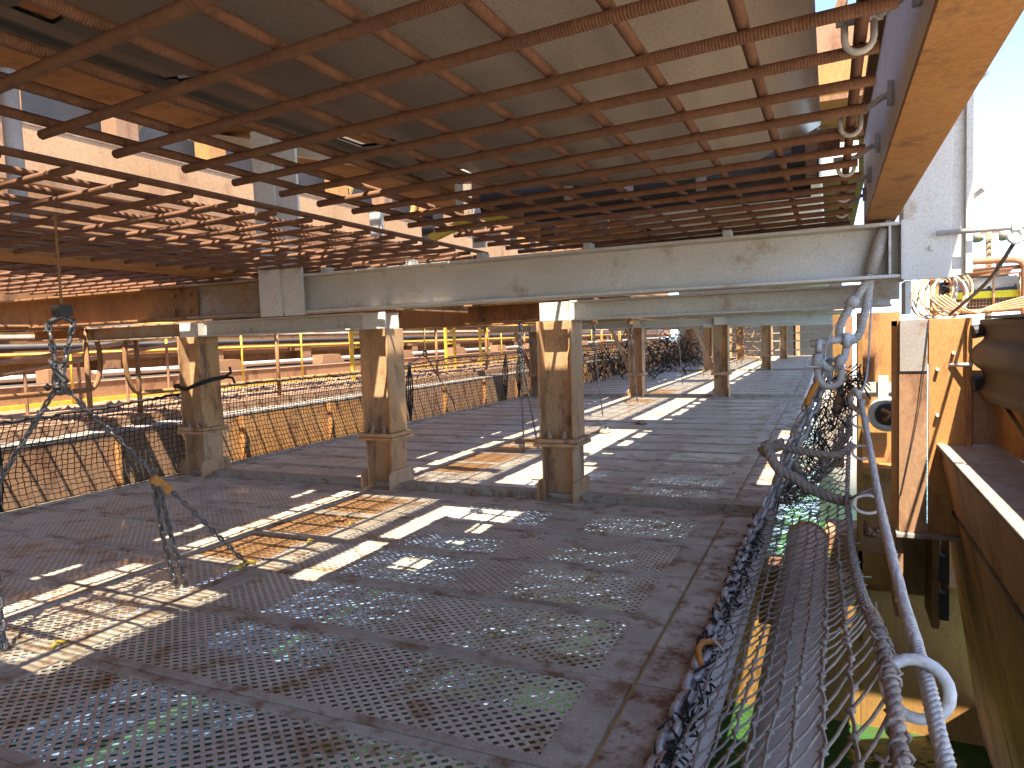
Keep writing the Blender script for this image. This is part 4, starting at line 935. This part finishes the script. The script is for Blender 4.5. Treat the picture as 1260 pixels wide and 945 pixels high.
MB().box(0.78, 0.83, 6.2, 6.28, -.9, .37).build('end_stiffener', 'ochre', hp)
b = MB(); b.cyl((0.99, 4.25, .44), (0.95, 4.18, .43), .03, 12); b.cyl((1.0, 4.28, .445), (1.05, 4.4, .46), .02, 8)
tag(b.build('peg_bolt', 'pink', smooth=True), 'short ochre peg lying on the dusty fender ledge', 'bolt')
fb = thing('fender_backing', 'sunlit ochre box behind the dusty ledge at right', 'frame', (1.3, 4.6, .4))
quadbox([(1.10, 6.2, .40), (1.16, 3.0, .40), (1.30, 3.0, .95), (1.05, 6.2, .95)]).build('slanted_plate', 'ochre', fb)
MB().box(0.94, 1.08, 6.0, 6.02, .41, .95).build('end_plate', 'pink', fb)
MB().obox((1.02, 6.0, .9), (1.10, 4.6, .42), .03, .02).build('slanted_rib', 'yellowsteel', fb)
# corrugated rubber fender
fd = thing('rubber_fender', 'dark ribbed rubber fender on the right edge above the ochre box', 'fender', (1.0, 5, 1.0))
pf = []
N_ = 44
for i in range(N_ + 1):
    z = 0.74 + 0.58 * i / N_; pf.append((1.0 - 0.075 * math.exp(-((z - 1.06) / .095) ** 4) - 0.03 * math.exp(-((z - 1.30) / .04) ** 2) - 0.03 * math.exp(-((z - .80) / .05) ** 2), z))
b = MB(); n = len(pf)
for (y, dx, dz) in ((5.95, 0, 0), (5.0, .06, .0), (4.0, .12, .0), (2.6, .25, .0)):
    for x, z in pf: b.v.append((x + dx, y, z + dz))
    for x, z in pf: b.v.append((x + dx + .08, y, z + dz))
for j in range(3):
    for i in range(n - 1):
        a = j * 2 * n + i; c = a + 2 * n; b.f.append((a, a + 1, c + 1, c)); b.f.append((a + n, c + n, c + n + 1, a + n + 1))
    a = j * 2 * n; c = a + 2 * n; b.f.append((a, c, c + n, a + n)); a += n - 1; c += n - 1; b.f.append((a, a + n, c + n, c))
b.f += [(i, i + n, i + n + 1, i + 1) for i in range(n - 1)]
b.build('ribbed_body', 'fender', fd, smooth=True)
b = MB()
for z in (.86, 1.06, 1.24): b.tube([(0.99, 5.98, z), (0.93, 5.965, z - .01)], .05, 12)
b.build('end_bolts', 'dark', fd)
MB().box(1.0, 1.35, 2.6, 5.97, 1.322, 1.34).build('cover_plate', 'dusttop', fd)

# unseen decks added outside the frame to bounce sunlight onto the steel
MT['concrete'] = mat('dusty_concrete', (0.62, 0.54, 0.46), (0.54, 0.46, 0.38), (0.44, 0.32, 0.23), scale=0.8, rough=0.9, cover3=0.3)
tag(MB().box(1.2, 16, -14, 4.0, -0.2, 0.33).build('right_bounce_deck', 'concrete'), kind='structure')
tag(MB().box(-7, 1.15, -12, -3.2, -0.2, -0.04).build('rear_bounce_deck', 'concrete'), kind='structure')
rw = thing('rear_sky_blocker', 'unseen brown wall added behind the camera to block sky light', 'wall', (-9, -9, 0))
MB().box(-16, -1.2, -9.3, -9, -3.2, 6.5).build('wall_sheet', 'brown', rw)  # added out of view to keep sky light off the left deck
# hose basket and railing behind the pile
hb = thing('hose_coil', 'coils of dusty orange hose hung behind the box pile', 'hose', (.85, 7.6, 1.5))
for k in range(9):
    c = (.92 + random.uniform(-.07, .10), 7.4 + k * .05, 1.57 + random.uniform(-.03, .03)); r1 = random.uniform(.13, .20); r2 = random.uniform(.17, .23); ph = random.uniform(-.5, .2)
    b = MB(); b.tube([(c[0] + r1 * math.cos(a) * math.cos(ph) - r2 * math.sin(a) * math.sin(ph) * .6, c[1] + .05 * math.sin(a), c[2] + r2 * math.sin(a)) for a in [2 * math.pi * i / 28 for i in range(28)]], .0105, 6, closed=True)
    b.build('hose_turn', 'hose' if k % 4 else 'white', hb, smooth=True)
b = MB()
for k in range(5): b.tube(resample([(.80 + .03 * k, 7.3, 1.55), (.95 + .05 * k, 7.3, 1.42 - .01 * k), (1.3, 7.35, 1.40 + .01 * k), (1.75, 7.3, 1.44 + .03 * k)], .06), .011, 6)
b.build('loose_hose', 'hose', hb, smooth=True)
tk = thing('banded_drum', 'dark netted drum with a bright yellow reflective band', 'drum', (1.3, 8.0, 1.5))
MB().tube([(0.98, 8.0, 1.53), (1.60, 8.0, 1.56)], .17, 24).build('drum_body', 'dark', tk, smooth=True)
MB().box(1.0, 1.60, 7.82, 7.826, 1.52, 1.585).build('reflective_band', 'hivis', tk)
b = MB()
for k in range(24): b.strand((.99 + k * .026, 7.825, 1.38), (.99 + k * .026, 7.825, 1.52), .003)
for k in range(5): b.strand((.98, 7.825, 1.39 + k * .03), (1.6, 7.825, 1.39 + k * .03), .003)
o = b.build('netting', 'rope', tk); o['kind'] = 'stuff'
for x in (1.05, 1.38, 1.58): MB().tube([(x, 7.80, 1.38), (x, 7.80, 1.74)], .010, 6).build('basket_bar', 'hose', tk, smooth=True)
bk2 = thing('bent_pipe_rail', 'bent orange pipe rail over the drum at the right edge', 'rail', (1.5, 7.6, 1.3))
MB().tube(resample([(0.9, 7.7, 1.86), (1.3, 7.7, 1.855), (1.52, 7.7, 1.85), (1.585, 7.7, 1.81), (1.60, 7.7, 1.7), (1.60, 7.7, 1.2)], .04), .032, 10).build('bent_pipe', 'pink', bk2, smooth=True)
MB().tube([(0.9, 7.75, 1.74), (1.6, 7.75, 1.79)], .022, 8).build('mid_pipe', 'pink', bk2, smooth=True)
MB().box(0.86, 0.93, 7.7, 7.76, 1.2, 1.75).build('post', 'ochre', bk2)
MB().tube([(1.4, 7.74, 1.86), (1.4, 7.74, 1.72)], .016, 6).build('strut', 'pink', bk2)
for k in range(6):
    b = MB(); b.obox((.95 + random.random() * .2, 7.9, 1.70 + k * .02), (1.5 + random.random() * .2, 8.1, 1.71 + k * .022), .05, .02)
    tag(b.build('scrap_board', ('hose', 'dusttop', 'brown')[k % 3]), '%s of the flat dusty boards stacked on the drum under the bent rail' % ('lowest', 'second lowest', 'third lowest', 'third highest', 'second highest', 'topmost')[k], 'board', 'boards stacked on the drum')
# light mast far off
lm = thing('light_mast', 'distant rusty light mast with two floodlights against the sky', 'light mast', (10.3, 60, 0))
b = MB(); b.tube([(10.3, 60, -3), (10.3, 60, 7.8)], [.22, .19], 10); b.build('mast', 'pink', lm, smooth=True)
MB().box(9.7, 10.9, 59.9, 60.05, 7.55, 7.8).build('crossarm', 'brown', lm)
for x in (9.5, 11.05):
    b = MB(); b.tube([(x, 59.9, 7.75), (x + .1, 59.6, 7.1)], [.18, .36], 12); b.tube([(x, 60, 7.1), (x, 60, 8.5)], .05, 6); b.tube([(x, 60, 8.5), (x + .4, 60, 8.5)], .05, 6); b.build('floodlight', 'greydirty', lm, smooth=True)
for k in range(10): MB().box(10.1, 10.5, 59.74, 59.78, 3 + k * .45, 3.08 + k * .45).build('rung', 'brown', lm)

# ------------------------------------------------------------------ far end of the deck
fe = thing('end_wall', 'dark wall closing the far end of the deck', 'wall', (-3, 36, 0))
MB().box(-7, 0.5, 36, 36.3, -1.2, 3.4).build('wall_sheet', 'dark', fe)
for x in (-4.6, -2.7, -1.5): MB().box(x, x + .18, 35.8, 35.99, 0, 1.9).build('post', 'post', fe)
for z, n in ((.35, 'lowest'), (.75, 'middle'), (1.1, 'top')):
    tag(MB().tube([(-6, 33.2, z), (-.4, 33.2, z)], .03, 6).build('end_rail', 'bar', smooth=True), '%s pale rail across the far end of the deck' % n, 'rail', 'rails at the far end')
MB().box(-6.2, -.3, 33, 36, -.05, -.01).build('end_plate', 'deck', deck)
b = MB()
for k in range(260):
    p = Vector((random.uniform(-5.9, -2.2), random.uniform(25, 33), random.uniform(0.05, 1.6))); q = p + Vector((random.uniform(-.4, .4), random.uniform(-.8, .8), random.uniform(-.3, .3))); b.strand(p, q, random.choice((.012, .018, .03)))
tag(b.build('hanging_tangle', 'brown'), 'tangle of hanging ropes and rods far down the deck', 'ropes', kind='stuff')

b = MB()
for k in range(600):
    y = random.uniform(19, 32.5); p = Vector((-6.0 + random.random() ** 2 * 2.0, y, random.uniform(0.02, 1.35) * random.uniform(.4, 1))); q = p + Vector((random.uniform(-.3, .3), random.uniform(-.5, .5), random.uniform(-.35, .35))); b.strand(p, q, random.choice((.01, .014, .02)))
tag(b.build('tangled_net', 'netblack'), 'dark tangle of old netting along the far left of the deck', 'net', kind='stuff')
# ------------------------------------------------------------------ lumps of ore and rags on the deck
def lump(x, y, r, m, label, group, n=9, flat=.5):
    b = MB()
    for k in range(n):
        b.octa((x + random.uniform(-r, r) * (1 if flat < .5 else .55), y + random.uniform(-r, r) * (1 if flat < .5 else .55), 0.004 + r * .18 * random.random()), r * (random.uniform(.25, .5) if flat < .5 else random.uniform(.45, .75)) * flat)
    tag(b.build('ore_lump', m), label, 'ore lump', group, 'stuff' if flat < .5 else None)
lump(-3.30, 4.10, .05, 'meshrust', 'rusty lump on the deck in the sunlit rusty patch', 'lumps on the deck', 12, .8)
lump(-1.42, 3.10, .06, 'brown', 'dark rusty crumbs on the middle deck panel seam', 'lumps on the deck', 18, .25)
lump(-1.82, 2.98, .03, 'brown', 'few small crumbs left of the dark rusty crumbs', 'lumps on the deck', 6, .3)
lump(-2.72, 5.1, .06, 'spill', 'pale ore lump in front of the joint bar between two posts', 'lumps on the deck', 8, .8)
lump(-3.3, 8.2, .06, 'meshrust', 'rusty lump on the deck behind the right near post', 'lumps on the deck', 8, .7)
lump(-2.75, 8.9, .10, 'bar', 'pale block on the deck right of the right near post', 'lumps on the deck', 5, .9)
lump(-2.5, 9.9, .12, 'spill', 'loose ore pile farther down the deck', 'lumps on the deck', 9, .6)
lump(-2.3, 5.12, .05, 'bar', 'tan block against the joint bar left of the right near post', 'lumps on the deck', 4, 1.2)
